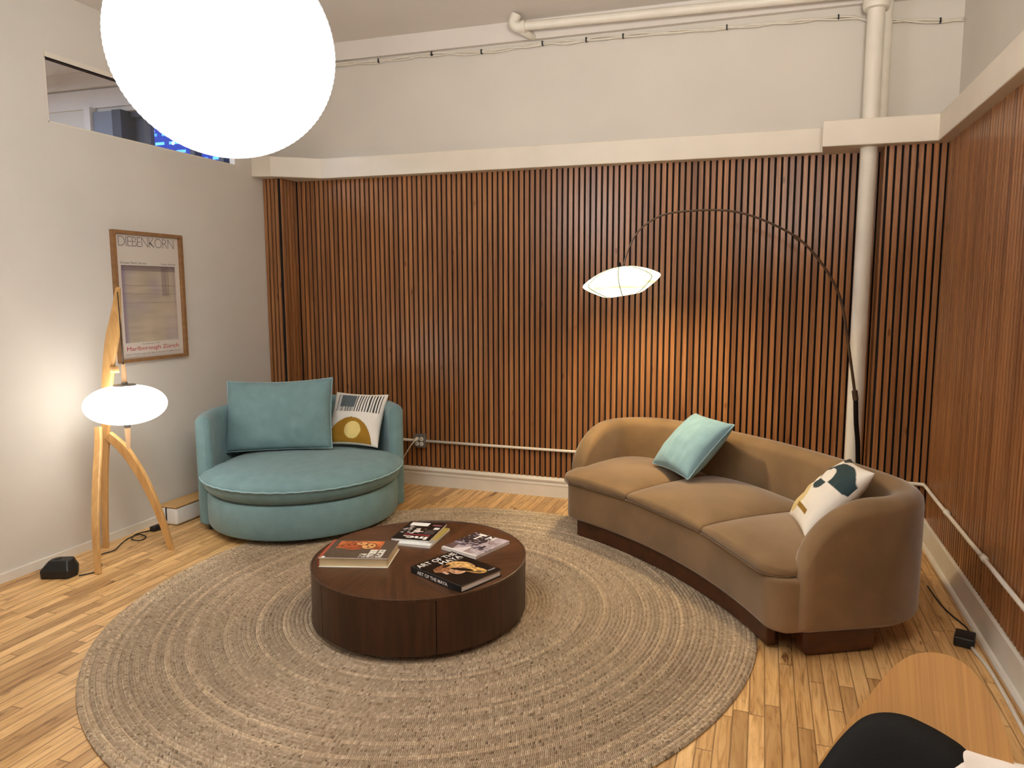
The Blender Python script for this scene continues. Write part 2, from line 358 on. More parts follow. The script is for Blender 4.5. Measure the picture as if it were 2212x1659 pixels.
# ------------------------------------------------------------------ room shell
XL, XR, YB, YF = -3.877, 1.015, 5.075, 4.876
H = 3.5
def st(name, mb, m, smooth=False, parent=None):
    o = mb.build(name, m, parent, smooth); return struct(o) if parent is None else o
b = MB(); b.box(-9, 1.6, -3, 5.6, -.1, 0); st('floor', b, M['floor'])
b = MB(); b.box(-9, 1.6, -3, 5.6, H, H+.1); st('ceiling', b, M['ceil'])
# left wall with transom opening (y 3.094..4.585, z 2.512..2.867)
b = MB(); t = XL-.05
oy0, oy1, oz0, oz1 = 3.094, 4.585, 2.512, 2.867
b.box(t, XL, -3, YB+.02, 0, oz0); b.box(t, XL, -3, oy0, oz0, oz1); b.box(t, XL, oy1, YB+.02, oz0, oz1); b.box(t, XL, -3, YB+.02, oz1, H)
wl = st('wall_left', b, M['wall'])
b = MB(); b.box(XL, XL+.45, -3, YB-.06, 3.24, H); st('trim_1', b, M['ceil'])
b = MB(); b.box(-9, 1.6, YB+.02, YB+.14, 0, H)
# back wall is rebuilt with window hole of next room
b = MB(); wy0, wy1 = YB+.02, YB+.14; wx0, wx1, wz0, wz1 = -5.80, -4.05, 1.0, 3.15
b.box(-9, wx0, wy0, wy1, 0, H); b.box(wx1, 1.6, wy0, wy1, 0, H); b.box(wx0, wx1, wy0, wy1, 0, wz0); b.box(wx0, wx1, wy0, wy1, wz1, H)
st('wall_back', b, M['wall'])
b = MB(); b.box(1.10, 1.25, -3, wy0, 0, H); st('wall_right', b, M['wall'])
b = MB(); b.box(-9, 1.6, -3.1, -3, 0, H); st('wall_front', b, M['wall'])
b = MB(); b.box(-9.1, -9, -3, 5.6, 0, H); st('wall_far_left', b, M['wall'])
# furring behind slat panels (bump-outs and right wall lining)
b = MB(); b.box(XL, -3.72, YF+.02, wy0, 0, 2.5); b.box(.69, 1.10, YF+.02, wy0, 0, 2.5); b.box(XR+.02, 1.10, -3, YF+.02, 0, 2.5)
st('trim_2', b, M['felt'])
# frieze beam and next-room beams
b = MB(); b.box(XL, 1.10, YB-.02, wy0, 3.365, H); b.box(-9, t, YB-.03, wy0, 3.365, H); st('trim_3', b, M['ceil'])
b = MB(); b.box(-9, t, YB-.0, wy0, 3.19, 3.35); b.box(-5.87, -5.80, YB-.05, wy0, 0, 3.19); st('trim_4', b, M['ceil'])
# ledge beam above the slats
def extr(mb, pts, z0, z1, mi=0):
    n = len(pts); V = [(x, y, z0) for x, y in pts]+[(x, y, z1) for x, y in pts]
    a = sum(pts[i][0]*pts[(i+1) % n][1]-pts[(i+1) % n][0]*pts[i][1] for i in range(n))
    Fc = [tuple(range(n))[::-1], tuple(range(n, 2*n))]+[(i, (i+1) % n, (i+1) % n+n, i+n) for i in range(n)]
    if a < 0: Fc = [f[::-1] for f in Fc]
    mb.add(V, Fc, mi)
b = MB(); extr(b, [(XL, 4.75), (-3.72, 4.78), (-3.40, 4.99), (.32, 4.99), (.305, 4.80), (.945, 4.80), (.945, -3), (1.10, -3), (1.10, wy0), (XL, wy0)], 2.456, 2.612)
bm = st('trim_5', b, M['trim'])
bv = bm.modifiers.new('bevel', 'BEVEL'); bv.width = .006; bv.segments = 2; bv.limit_method = 'ANGLE'
# slat panels --------------------------------------------------------------
def slats(segs, z0, z1, name, pitch=.042, wd=.0285, dp=.012):
    V = []; Fc = []; tone = []
    for sg in segs:
        (ax, ay), (bx, by) = sg[:2]; pitch = sg[2] if len(sg) > 2 else .042
        A = Vector((ax, ay)); D = Vector((bx-ax, by-ay)); ln = D.length; D /= ln; nrm = Vector((D.y, -D.x))  # normal to the right of direction: into room
        cnt = max(1, round(ln/pitch)); pt = ln/cnt
        for i in range(cnt):
            wq = wd*pt/.042; s0 = i*pt+(pt-wq)/2; s1 = s0+wq; ch = .0015
            prof = [(s0, -dp), (s0, -ch), (s0+ch, 0), (s1-ch, 0), (s1, -ch), (s1, -dp)]
            k = len(V); P = [A+D*s+nrm*d for s, d in prof]
            V += [(p.x, p.y, z0) for p in P]+[(p.x, p.y, z1) for p in P]
            fs = [(k+j, k+j+1, k+j+7, k+j+6) for j in range(5)]+[tuple(k+j for j in range(6))[::-1], tuple(k+6+j for j in range(6))]
            Fc += fs; tone += [float(rng.beta(3, 3))]*len(fs)
    me = bpy.data.meshes.new(name); me.from_pydata(V, [], Fc)
    at = me.attributes.new('tone', 'FLOAT', 'FACE'); at.data.foreach_set('value', tone); return me
zb, zt = .150, 2.46
back = [((XL, YF), (-3.733, YF), .036), ((-3.70, YF), (-3.70, YB)), ((-3.70, YB), (.67, YB)), ((.67, YB), (.67, YF), .06), ((.69, YF), (XR, YF))]
pb = struct(link('trim_6', slats(back, zb, zt, 'back_slats'), M['slat']))
pr = struct(link('trim_7', slats([((XR, YF), (XR, -3))], zb, zt, 'right_slats'), M['slat']))
b = MB(); e = .012
b.box(XL, -3.70-e, YF+e, YF+e+.004, zb, zt); b.box(-3.70-e-.004, -3.70-e, YF+e, YB+e, zb, zt); b.box(-3.70-e, .67+e, YB+e, YB+e+.004, zb, zt)
b.box(.67+e, .67+e+.004, YF+e, YB+e, zb, zt); b.box(.67+e, XR+e, YF+e, YF+e+.004, zb, zt); b.box(XR+e, XR+e+.004, -3, YF+e, zb, zt)
st('trim_8', b, M['felt'])
# baseboards ---------------------------------------------------------------
def baseprof(mb, A, B, prof, z0=0):
    A = Vector(A); D = (Vector(B)-A); ln = D.length; D /= ln; nr = Vector((D.y, -D.x)); n = len(prof)
    V = [tuple((A+nr*d).to_3d()+Vector((0, 0, z))) for d, z in prof]+[tuple((A+D*ln+nr*d).to_3d()+Vector((0, 0, z))) for d, z in prof]
    mb.add(V, [(i, i+1, i+1+n, i+n) for i in range(n-1)]+[tuple(range(n))[::-1], tuple(range(n, 2*n))])
bp = [(-.02, 0), (.016, 0), (.016, .088), (.020, .092), (.020, .104), (.014, .108), (.014, .118), (.024, .124), (.026, .134), (.020, .142), (.008, .150), (-.02, .152)]
b = MB()
for A, B in [((XL, YF), (-3.70, YF))]+[q[:2] for q in back[1:4]]+[((.67, YF), (XR, YF))]: baseprof(b, A, B, bp)
st('baseboard_back', b, M['base'])
bp2 = [(-.02, 0), (.034, 0), (.033, .008), (.026, .017), (.014, .020), (.012, .14), (.006, .149), (-.02, .151)]
b = MB(); baseprof(b, (XR, YF), (XR, -3), bp2); st('baseboard_right', b, M['base'])
b = MB(); b.box(XL, XL+.014, -3, YF, 0, .05); o = st('baseboard_left', b, M['base'])
# transom window in left wall
b = MB(); T = .012
b.box(t-.005, XL+.012, oy0-.0, oy1, oz1, oz1+.026); b.box(t, XL-.002, oy0, oy1, oz0, oz0+.008); b.box(t, XL-.002, oy0, oy0+.008, oz0, oz1); b.box(t, XL-.002, oy1-.008, oy1, oz0, oz1)
w1 = st('window_1', b, M['trim'])
def glass(name, rough=0.0):
    m, n, bs = new_mat(name); out = n.nodes['Material Output']; tr = N(n, 'ShaderNodeBsdfTransparent'); gl = N(n, 'ShaderNodeBsdfGlossy', i_Roughness=.02)
    mx = N(n, 'ShaderNodeMixShader'); mx.inputs[0].default_value = .04; L(n, tr.outputs[0], mx.inputs[1]); L(n, gl.outputs[0], mx.inputs[2]); L(n, mx.outputs[0], out.inputs['Surface']); n.nodes.remove(bs); return m
M['glass'] = glass('clear_glass')
b = MB(); b.box(t+.020, t+.025, oy0+.008, oy1-.008, oz0+.008, oz1); b.build('pane', M['glass'], w1)
# street window of next room: dark frame, panes, blue night facade outside
M['wframe'] = plain('dark_blue_frame', '#3b4252', .5, .1, 8)
b = MB(); fz = .05
b.box(wx0, wx0+.24, YB-.02, wy1, wz0, wz1, 0)   # closed shutter panel
b.build
wn2 = MB(); wn2.box(wx0+.24, wx0+.34, wy0-.06, wy1, wz0, wz1); wn2.box(wx0+.34, wx0+.52, wy1-.04, wy1, wz0, wz1); wn2.box(wx0+.34, wx1, wy0+.04, wy1, wz1-.05, wz1); wn2.box(wx0+.34, wx1, wy0, wy1, wz0, wz0+.08)
for x in (-4.80, -4.5, -4.1): wn2.box(x, x+.05, wy0+.02, wy1-.02, wz0, wz1)
for z in (1.7, 2.35): wn2.box(wx0+.34, wx1, wy0+.03, wy1-.03, z, z+.04)
w2 = st('window_2', wn2, M['wframe'])
b.build('shutter', plain('grey_blue_shutter', '#78808e', .5, .05, 5), w2)
b = MB(); b.box(wx0+.46, wx1, wy0+.06, wy0+.066, wz0, wz1); b.build('pane', M['glass'], w2)
# facade across the street, lit blue
def facade_mat():
    m, n, bs = new_mat('blue_lit_facade'); tc = N(n, 'ShaderNodeTexCoord')
    mp = N(n, 'ShaderNodeMapping'); mp.inputs['Scale'].default_value = (1, 1, 1); L(n, tc.outputs['Object'], mp.inputs['Vector'])
    br = N(n, 'ShaderNodeTexBrick', i_Scale=2.2); br.inputs['Mortar Size'].default_value = .09; br.inputs['Color1'].default_value = (.04, .24, .85, 1); br.inputs['Color2'].default_value = (.15, .5, 1, 1); br.inputs['Mortar'].default_value = (.01, .03, .25, 1)
    vr = N(n, 'ShaderNodeMapping'); vr.inputs['Rotation'].default_value = (PI/2, 0, 0); L(n, tc.outputs['Object'], vr.inputs['Vector']); L(n, vr.outputs[0], br.inputs['Vector'])
    vo = N(n, 'ShaderNodeTexVoronoi', i_Scale=7.0); L(n, tc.outputs['Object'], vo.inputs['Vector'])
    r = ramp(n, [(.12, (1, 1, 1, 1)), (.2, (0, 0, 0, 1))]); L(n, vo.outputs['Distance'], r.inputs['Fac'])
    mx = N(n, 'ShaderNodeMix', data_type='RGBA', blend_type='ADD'); mx.inputs[0].default_value = .7; L(n, br.outputs['Color'], mx.inputs[6]); L(n, r.outputs['Color'], mx.inputs[7])
    L(n, mx.outputs[2], bs.inputs['Emission Color']); bs.inputs['Emission Strength'].default_value = 1.6; bs.inputs['Base Color'].default_value = (.02, .03, .08, 1); return m
b = MB(); b.box(-9, 0, 7.6, 7.9, -1, 7); o = b.build('building_facade', facade_mat()); tag(o, 'blue-lit building across the street seen through the high transom window', 'building')

# ------------------------------------------------------------------ pipes, cables, conduit
r_ = thing('riser_pipe', 'thick white painted vertical pipe passing through the ledge in the right corner', 'pipe', (.585, 4.92, 0))
mesh('pipe', *tube([(0, 0, 0), (0, 0, 3.30)], .050, 28), M['pipe'], r_, 'auto')
mesh('collar', *lathe([(.05, 3.27), (.072, 3.275), (.078, 3.30), (.078, 3.335), (.066, 3.35), (.05, 3.352)], 28), M['pipe'], r_, 'auto')
mesh('elbow', *tube(smoothpath([(0, 0, 3.35), (0, 0, 3.42), (0, .02, 3.5)]), .055, 20), M['pipe'], r_, 'auto')
o = mesh('slim_riser_pipe', *tube([(.665, 5.045, 2.612), (.665, 5.045, 3.37)], .032, 18), M['pipe'], None, 'auto'); tag(o, 'slimmer white pipe right behind the thick vertical pipe, above the ledge', 'pipe')
s_ = thing('sprinkler_pipe', 'white horizontal pipe running just under the ceiling along the back wall', 'pipe', (-1.72, 4.92, 3.41))
mesh('pipe', *tube([(0, 0, 0), (2.75, 0, -.035)], .029, 18), M['pipe'], s_, 'auto')
mesh('elbow', *tube(smoothpath([(.06, 0, 0), (0, 0, 0), (-.03, .0, .03), (-.01, 0, .085)], 5), [.037]*16, 18), M['pipe'], s_, 'auto')
mesh('branch', *tube(smoothpath([(.0, 0, -.01), (.05, .07, -.03), (.07, .14, -.03)], 5), .024, 16), M['pipe'], s_, 'auto')
mesh('collar', *tube([(.035, 0, 0), (.06, 0, 0)], .040, 18), M['pipe'], s_, 'auto')
cp = [(XL+.02, 3.345), (-3.294, 3.338), (-2.904, 3.33), (-2.453, 3.339), (-2.05, 3.317), (-1.58, 3.33), (-1.40, 3.320), (-1.258, 3.323), (-.996, 3.321), (-.301, 3.307), (.384, 3.297), (.535, 3.27), (.673, 3.25), (.964, 3.215), (1.09, 3.212)]
cb = thing('cable_bundle', 'thin white cables zip-tied in a bundle along the top of the back wall', 'cable', (0, YB-.005, 0))
for k in range(3):
    ph = k*2.1; pts = []
    for i, p in enumerate(smoothpath([(x, 0, z) for x, z in cp], 8)):
        tie = abs(((i) % 8)-0); a = .008*math.sin(p.x*7.5+ph)+.004*math.sin(p.x*17+ph*2)
        pts.append((p.x, -.006+.006*math.cos(p.x*7+ph), p.z+a))
    mesh('cable', *tube(pts, .0056, 8), M['cablew'], cb, True)
for x, z in [(-2.904, 3.33), (-2.453, 3.339), (-2.05, 3.317), (-1.58, 3.33), (-1.258, 3.323), (-.996, 3.321), (-.301, 3.307), (.384, 3.297), (.964, 3.215)]:
    b = MB(); b.box(x-.0045, x+.0045, -.020, .004, z-.014, z+.016); b.build('cable_tie', M['black'], cb)
cd = thing('conduit_pipe', 'thin white electrical conduit running low across the slats, both sides of the corner', 'conduit', (0, 0, .368))
mesh('conduit', *tube([(-3.62, YB-.016, 0), (-2.65, YB-.016, 0)], .011, 12), M['pipe'], cd, True)
mesh('conduit', *tube(smoothpath([(-2.552, YB-.016, 0), (.58, YB-.016, 0), (.62, YB-.05, 0), (.64, YF-.02, 0), (.67, YF-.018, 0), (.96, YF-.016, 0), (.995, YF-.05, 0), (.998, YF-.1, 0), (.998, 3.8, -.005), (.998, -2.9, .0)], 4), .011, 12), M['pipe'], cd, True)
for y in (4.3, 3.6, 2.9): mesh('coupling', *tube([(.998, y, -.002), (.998, y-.05, -.002)], .016, 12), M['pipe'], cd, True)
ob = thing('wall_outlet', 'grey steel four-socket outlet box on the slatted wall beside the teal armchair', 'outlet', (-2.60, YB, .370))
b = MB(); V, Fc = rbox(.048, .022, .054, .006, 2, (2, 2, 2)); b.add([(x, y-.022, z) for x, y, z in V], Fc); b.build('outlet_box', M['steel'], ob, 'auto')
for i, (x, z) in enumerate([(-.02, .018), (.02, .018), (-.02, -.022), (.02, -.022)]):
    V, Fc = lathe([(.0165, 0), (.0165, .003), (.014, .004), (0, .004)], 18); V = [(a+x, -c-.044, bb+z) for a, bb, c in V]
    s = mesh('socket', V, [f[::-1] for f in Fc], M['white'], ob, 'auto')
    q = MB(); q.box(x-.006, x-.003, -.0495, -.048, z-.003, z+.006); q.box(x+.003, x+.006, -.0495, -.048, z-.003, z+.006); q.build('slot', M['black'], s)
oc = thing('extension_cable', 'white power cable plugged in the outlet, dropping behind the teal armchair', 'cable', (-2.62, YB-.05, .388))
mesh('plug', *tube([(0, 0, 0), (0, -.03, -.004)], .013, 12), M['cablew'], oc, True)
mesh('cord', *tube(smoothpath([(0, -.028, -.004), (-.03, -.05, -.05), (-.09, -.05, -.14), (-.15, -.04, -.22), (-.2, -.03, -.33), (-.25, -.05, -.38)]), .0055, 8), M['cablew'], oc, True)

# ------------------------------------------------------------------ rug
def make_rug():
    P = .0195; Rr = 1.552; nr = int(Rr/P); na = 560; sub = 6
    V = []; rad = []
    for i in range(nr*sub+1):
        r = i*P/sub; ph = (i % sub)/sub; z = .0045+.0085*math.sin(PI*ph)**.7
        if i == 0: continue
        rad.append((r, z))
    rad.append((nr*P+.003, .006)); rad.append((nr*P+.003, 0.0005))
    th = np.linspace(0, 2*PI, na, endpoint=False); wob = 1+.004*np.sin(3*th+.6)+.003*np.sin(7*th+1)
    Vn = []
    for r, z in rad:
        f = 1+(wob-1)*(r/Rr)**2; Vn.append(np.stack([r*f*np.cos(th), r*f*np.sin(th), np.full(na, z)], 1))
    V = np.concatenate([[[0, 0, .01]], np.concatenate(Vn)]).tolist()
    Fc = [(0, 1+k, 1+(k+1) % na) for k in range(na)]
    for i in range(len(rad)-1):
        a = 1+i*na
        for k in range(na): k2 = (k+1) % na; Fc.append((a+k, a+na+k, a+na+k2, a+k2))
    a = 1+(len(rad)-1)*na; Fc.append(tuple(a+k for k in range(na))[::-1])
    o = mesh('round_rug', V, Fc, M['rug'], None, True); o.location = (-1.527, 3.125, .0005)
    tag(o, 'large round braided jute rug under the walnut coffee table', 'rug')
make_rug()

# ------------------------------------------------------------------ coffee table
TX, TY, TZ = -1.552, 2.996, .298
ct = thing('coffee_table', 'low round drum coffee table in dark walnut on the jute rug', 'coffee table', (TX, TY, .012))
tz = TZ-.012; R0 = .512
mesh('base', *lathe([(.40, 0), (.40, .035)], 64), M['black'], ct, 'auto')
cuts = [math.radians(a) for a in (-120.8, -55.9, 10, 75, 140, 200)]
for i in range(6):
    a0 = cuts[i]; a1 = cuts[(i+1) % 6]+(2*PI if i == 5 else 0)
    g = .0035; prof = [(.47, .032), (R0-.006, .030), (R0-.001, .036), (R0-.001, tz-.012), (.47, tz-.012), (.47, .032)]
    V, Fc = lathe(prof, 26, a0=a0+g, a1=a1-g); n = 27
    for kk in (0, 26): Fc.append(tuple(i2*n+kk for i2 in range(5)))
    mesh('side_panel', V, Fc, M['walnut'], ct, 'auto')
mesh('inner_drum', *lathe([(.468, .032), (.468, tz-.011)], 64), M['black'], ct, 'auto')
mesh('tabletop', *lathe([(0, tz-.0125), (R0-.001, tz-.0125), (R0, tz-.011), (R0+.001, tz-.001), (R0-.001, tz), (R0-.007, tz), (R0-.009, tz-.0035), (0, tz-.0035)], 128), M['top'], ct, 'auto')
ZT = TZ-.0035

# ------------------------------------------------------------------ books
def book_frame(corner_bl, xdir, z):
    x = Vector((xdir[0], xdir[1], 0)).normalized(); y = Vector((-x.y, x.x, 0)); m = Matrix((x, y, Vector((0, 0, 1)))).transposed().to_4x4(); m.translation = Vector((corner_bl[0], corner_bl[1], z)); return m
def hard_book(name, label, mat, w, h, th, cover, spine, fn, nx, ny, spine_side='L', group=None, pages=None):
    t = thing(name, label, 'book', mat=mat, group=group); c = .003
    b = MB(); b.box(0, w, 0, h, 0, c); b.box(0, w, 0, h, th-c, th); b.build('cover', cover, t)
    b = MB()
    if spine_side == 'L': b.box(-.004, .0, -.0, h, 0, th)
    else: b.box(0, w, -.004, 0, 0, th)
    b.build('spine', spine, t)
    b = MB()
    if spine_side == 'L': b.box(.001, w-.006, .006, h-.006, c, th-c)
    else: b.box(.006, w-.006, .001, h-.006, c, th-c)
    b.build('page_block', pages or M['pages'], t)
    print_sheet('cover_print', w, h, nx, ny, fn, t, th); return t
def mixc(base, mask, col): return base*(1-mask[..., None])+np.asarray(col)*mask[..., None]
def sm(x, a, b2): t = np.clip((x-a)/(b2-a), 0, 1); return t*t*(3-2*t)
def vnoise(u, v, su, sv, seed=0):
    r = np.random.default_rng(seed); G = r.random((64, 64)); x = u*su; y = v*sv; xi = np.floor(x).astype(int); yi = np.floor(y).astype(int); fx = x-xi; fy = y-yi
    fx = fx*fx*(3-2*fx); fy = fy*fy*(3-2*fy); g = lambda a, b2: G[a % 64, b2 % 64]
    return (g(xi, yi)*(1-fx)+g(xi+1, yi)*fx)*(1-fy)+(g(xi, yi+1)*(1-fx)+g(xi+1, yi+1)*fx)*fy
# big landscape book: brown linen cover with orange painted band, orange-red spine
def fn_big(u, v):
    c = np.ones(u.shape+(3,))*hexf('#5a4a3c')+(vnoise(u, v, 60, 40, 1)-.5)[..., None]*.08
    w_ = vnoise(u, v, 5, 3, 5)*.12
    band = ((u > .13) & (u < .80) & (v > .44+w_*(u < .7)) & (v < .95-w_*.5)).astype(float)
    n1 = vnoise(u, v, 9, 8, 2); n2 = vnoise(u, v, 22, 16, 3)
    pc = hexf('#c8793f')*(n1[..., None])+hexf('#9c4426')*(1-n1[..., None]); pc = pc*(.75+.5*n2[..., None])
    c = mixc(c, band, 0)+pc*band[..., None]
    for cx, cy, rx, ry, col in [(.60, .66, .11, .17, '#d9a060'), (.33, .68, .14, .14, '#b25a30'), (.47, .80, .09, .10, '#d89a62')]:
        d = ((u-cx)/rx)**2+((v-cy)/ry)**2; c = mixc(c, (d < 1).astype(float), hexf(col)); c = mixc(c, ((d > .85) & (d < 1.1)).astype(float), hexf('#4c2818'))
    for cx, cy in [(.56, .72), (.64, .70), (.60, .60), (.45, .82), (.29, .7), (.37, .72)]:
        c = mixc(c, ((((u-cx)/.022)**2+((v-cy)/.03)**2) < 1).astype(float), hexf('#4a2416'))
    for (a0, a1, b0, b1) in [(.80, .90, .05, .46), (.67, .78, .05, .46), (.56, .655, .05, .24)]:
        # stacked block lettering turned on its side
        rows = np.floor((v-b0)/.052); inr = (u > a0) & (u < a1) & (v > b0) & (v < b1) & (((v-b0) % .052) < .041)
        cut = (vnoise(u, v, 34, 19.2, 9) > .30)
        c = mixc(c, (inr & cut).astype(float), hexf('#e9e6d6'))
    c = mixc(c, ((u < .035) & (v > .03)).astype(float), hexf('#a94f36')); c = mixc(c, (((u-.06)/.03)**2+((v-.03)/.05)**2 < 1).astype(float), hexf('#e8e2d8'))
    return np.clip(c, 0, 1)
m_big = book_frame((-1.935, 2.715), (.32, .088), ZT)
hard_book('art_book', 'thick landscape book with brown linen cover and orange painting, at the table\'s left edge', m_big, .325, .235, .046, M['inkw'], M['redcloth'], fn_big, 130, 95)
# maya book
def fn_maya(u, v):
    # u along the title direction, v upwards to the title edge
    c = np.ones(u.shape+(3,))*hexf('#0d0b0a')
    def blob(c, cx, cy, rx, ry, ang, col, seed=4, am=.25):
        x = (u-cx); y = (v-cy)*1.35; ca, sa = math.cos(ang), math.sin(ang); a = x*ca+y*sa; b2 = -x*sa+y*ca
        d = (a/rx)**2+(b2/ry)**2+(vnoise(u, v, 12, 12, seed)-.5)*am; n = vnoise(u, v, 30, 30, seed+1)
        return mixc(c, (d < 1).astype(float), 0)+(hexf(col)*(.7+.5*n[..., None]))*(d < 1)[..., None]
    c = blob(c, .40, .56, .30, .17, -.3, '#a5714a'); c = blob(c, .62, .50, .20, .30, .25, '#d9ab6a'); c = blob(c, .44, .42, .17, .15, .5, '#c89a78')
    c = blob(c, .66, .25, .13, .22, .3, '#d8a860'); c = blob(c, .30, .66, .14, .07, .2, '#8b5a3a')
    c = blob(c, .52, .40, .06, .22, .5, '#17100c'); c = blob(c, .42, .64, .09, .04, 0, '#1a120d'); c = blob(c, .60, .20, .02, .13, .6, '#120d0a'); c = blob(c, .70, .16, .016, .12, .5, '#120d0a')
    c = mixc(c, ((np.abs(u-.2) < .035) & (np.abs(v-.47) < .05)).astype(float), hexf('#c9a994'))
    c = mixc(c, ((np.abs(v-.70) < .006) & (u > .66) & (u < .93)).astype(float), hexf('#b8b4ae'))
    return np.clip(c, 0, 1)
# local x = direction of title (image left edge going up-right), y = up toward the title edge
mx_ = Vector((.40, .917, 0)).normalized(); bw, bh, bt = .245, .335, .030
org = Vector((-1.185, 2.655, 0))
m_maya = book_frame((org.x, org.y), (mx_.x, mx_.y), ZT)
t = thing('art_book', 'black hardcover book titled ART OF THE MAYA nearest the table front', 'book', mat=m_maya)
b = MB(); c_ = .0028; b.box(0, bw, 0, bh, 0, c_); b.box(0, bw, 0, bh, bt-c_, bt); b.build('cover', M['black'], t)
b = MB(); b.box(-.004, 0, 0, bh, 0, bt); sp = b.build('spine', M['black'], t)
b = MB(); b.box(.001, bw-.006, .005, bh-.005, c_, bt-c_); b.build('page_block', M['paper'], t)
cv = print_sheet('cover_print', bw, bh, 110, 150, fn_maya, t, bt)
zz = bt+.0010
def text_part(name, parent, mat, *a, **k):
    q_ = MB(); put_text(q_, *a, **k); return q_.build(name, mat, parent)
text_part('title', cv, M['inkw'], 'ART OF THE', .008, bh-.050, zz, .228, .036, offset=.0005)
text_part('title', cv, M['inkw'], 'MAYA', .105, bh-.094, zz, .125, .034, offset=.0005)
text_part('imprint', cv, M['inkw'], 'Rizzoli', .195, .03, zz, .04, .010)
# spine text: on face x=-0.004, reading along +y reversed (down the spine)
b = MB(); put_text(b, 'ART OF THE MAYA', 0, 0, 0, .205, .0165, offset=.002); V = [(-.0046, bh-.045-a, .006+c) for a, c, _ in b.v]
b2 = MB(); b2.add(V, b.f); b2.build('spine_title', M['inkw'], sp)
# black magazine over white magazine
def soft_mag(name, label, mat, w, h, th, fn, nx, ny, group=None, coverm=None):
    t = thing(name, label, 'magazine', mat=mat, group=group)
    b = MB(); b.box(.001, w-.001, .001, h-.001, 0, th-.0004); b.build('page_block', M['paper'], t)
    b = MB(); b.box(-.0008, w, 0, h, th-.0004, th); b.box(-.0008, .001, 0, h, 0, th); b.build('cover', coverm or M['paper'], t)
    cp_ = print_sheet('cover_print', w, h, nx, ny, fn, t, th); return t, cp_
def fn_white(u, v):
    c = np.ones(u.shape+(3,))*hexf('#dcdcdc')+(vnoise(u, v, 20, 20, 8)-.5)[..., None]*.06
    c = mixc(c, ((u > .82) & (v > .30)).astype(float), hexf('#a89448')); c = mixc(c, ((u > .82) & (v > .13) & (v < .32)).astype(float), hexf('#9a948c')); return np.clip(c, 0, 1)
def fn_inc(u, v):
    # seen upside down: masthead at the near edge (low v)
    c = np.ones(u.shape+(3,))*hexf('#100d0d')
    R_ = lambda a, b2, c0, d: ((u > a) & (u < b2) & (v > c0) & (v < d)).astype(float)
    c = mixc(c, R_(.08, .58, .76, .95), hexf('#f0eeea')); c = mixc(c, R_(.80, .95, .60, .72), hexf('#e6e2de'))
    c = mixc(c, R_(.66, .93, .32, .56), hexf('#45403e')*(1)); c = mixc(c, R_(.70, .95, .80, .87), hexf('#8c5560'))
    c = mixc(c, R_(.20, .90, .235, .30), hexf('#8c3038'))
    n = vnoise(u, v, 9, 11, 12); c = mixc(c, (R_(.36, .62, .32, .62) > 0) * (n > .38).astype(float), hexf('#e2d6d2'))
    r = np.random.default_rng(4)
    for _ in range(16):
        cx, cy = r.uniform(.03, .42), r.uniform(.26, .72); c = mixc(c, (((u-cx)/.045)**2+((v-cy)/.022)**2 < 1).astype(float), hexf('#d8cfcb')*r.uniform(.55, 1))
    return np.clip(c, 0, 1)
def fn_trav(u, v):
    c = np.ones(u.shape+(3,))*hexf('#bcaeb2'); n = vnoise(u, v, 6, 7, 21); n2 = vnoise(u, v, 18, 22, 22)
    c = c*(.85+.25*n2[..., None]); dk = (v > .42) & (u < .55+.1*n) & (n2 > .28); c = mixc(c, dk.astype(float)*.9, hexf('#2a2228'))
    c = mixc(c, ((v > .28) & (v < .45) & (n2 > .45)).astype(float), hexf('#5c5260')); c = mixc(c, ((v < .3) & (u < .28-.3*v)).astype(float), hexf('#6a5450'))
    tri = (v < .34) & (np.abs(u-.52) < (.34-v)*.9) & (v > .05); c = mixc(c, (tri & (u < .56)).astype(float), hexf('#dcd2d4')); c = mixc(c, (tri & (u >= .56)).astype(float), hexf('#a08e8a'))
    c = mixc(c, (v < .06).astype(float), hexf('#ddd6d2')); c = mixc(c, ((np.abs(u-.76) < .035) & (v > .36) & (v < .52)).astype(float), hexf('#181416')); return np.clip(c, 0, 1)
mw = book_frame((-1.752, 3.075), (.99, .06), ZT)
soft_mag('magazine', 'white magazine with yellow edge lying under the black magazine', mw, .205, .275, .012, fn_white, 40, 50)
mi_ = book_frame((-1.775, 3.105), (.992, .10), ZT+.013)
t, cp_ = soft_mag('magazine', 'black magazine with upside-down Inc. masthead, on top of the white one', mi_, .205, .272, .010, fn_inc, 90, 120, coverm=M['black'])
b = MB(); put_text(b, 'Inc.', .182, .052, .0112, .135, .042, ang=PI, offset=.004); b.build('masthead', M['inkw'], cp_)
mt = book_frame((-1.487, 3.095), (.947, -.32), ZT)
t, cp_ = soft_mag('magazine', 'thick pale mauve magazine with tent photo, behind the black Maya book', mt, .225, .262, .014, fn_trav, 90, 110)
b = MB(); put_text(b, 'T', .035, .175, .0152, .05, .08, offset=.004); put_text(b, 'M', .105, .205, .0152, .045, .048, offset=.002); b.build('masthead', M['inkw'], cp_)
b = MB(); put_text(b, 'LAST', .135, .165, .0152, .07, .022, offset=.002); put_text(b, 'the', .14, .195, .0152, .03, .012); b.build('cover_line', plain('brown_ink', '#7a4a44', .5, .02, 10), cp_)

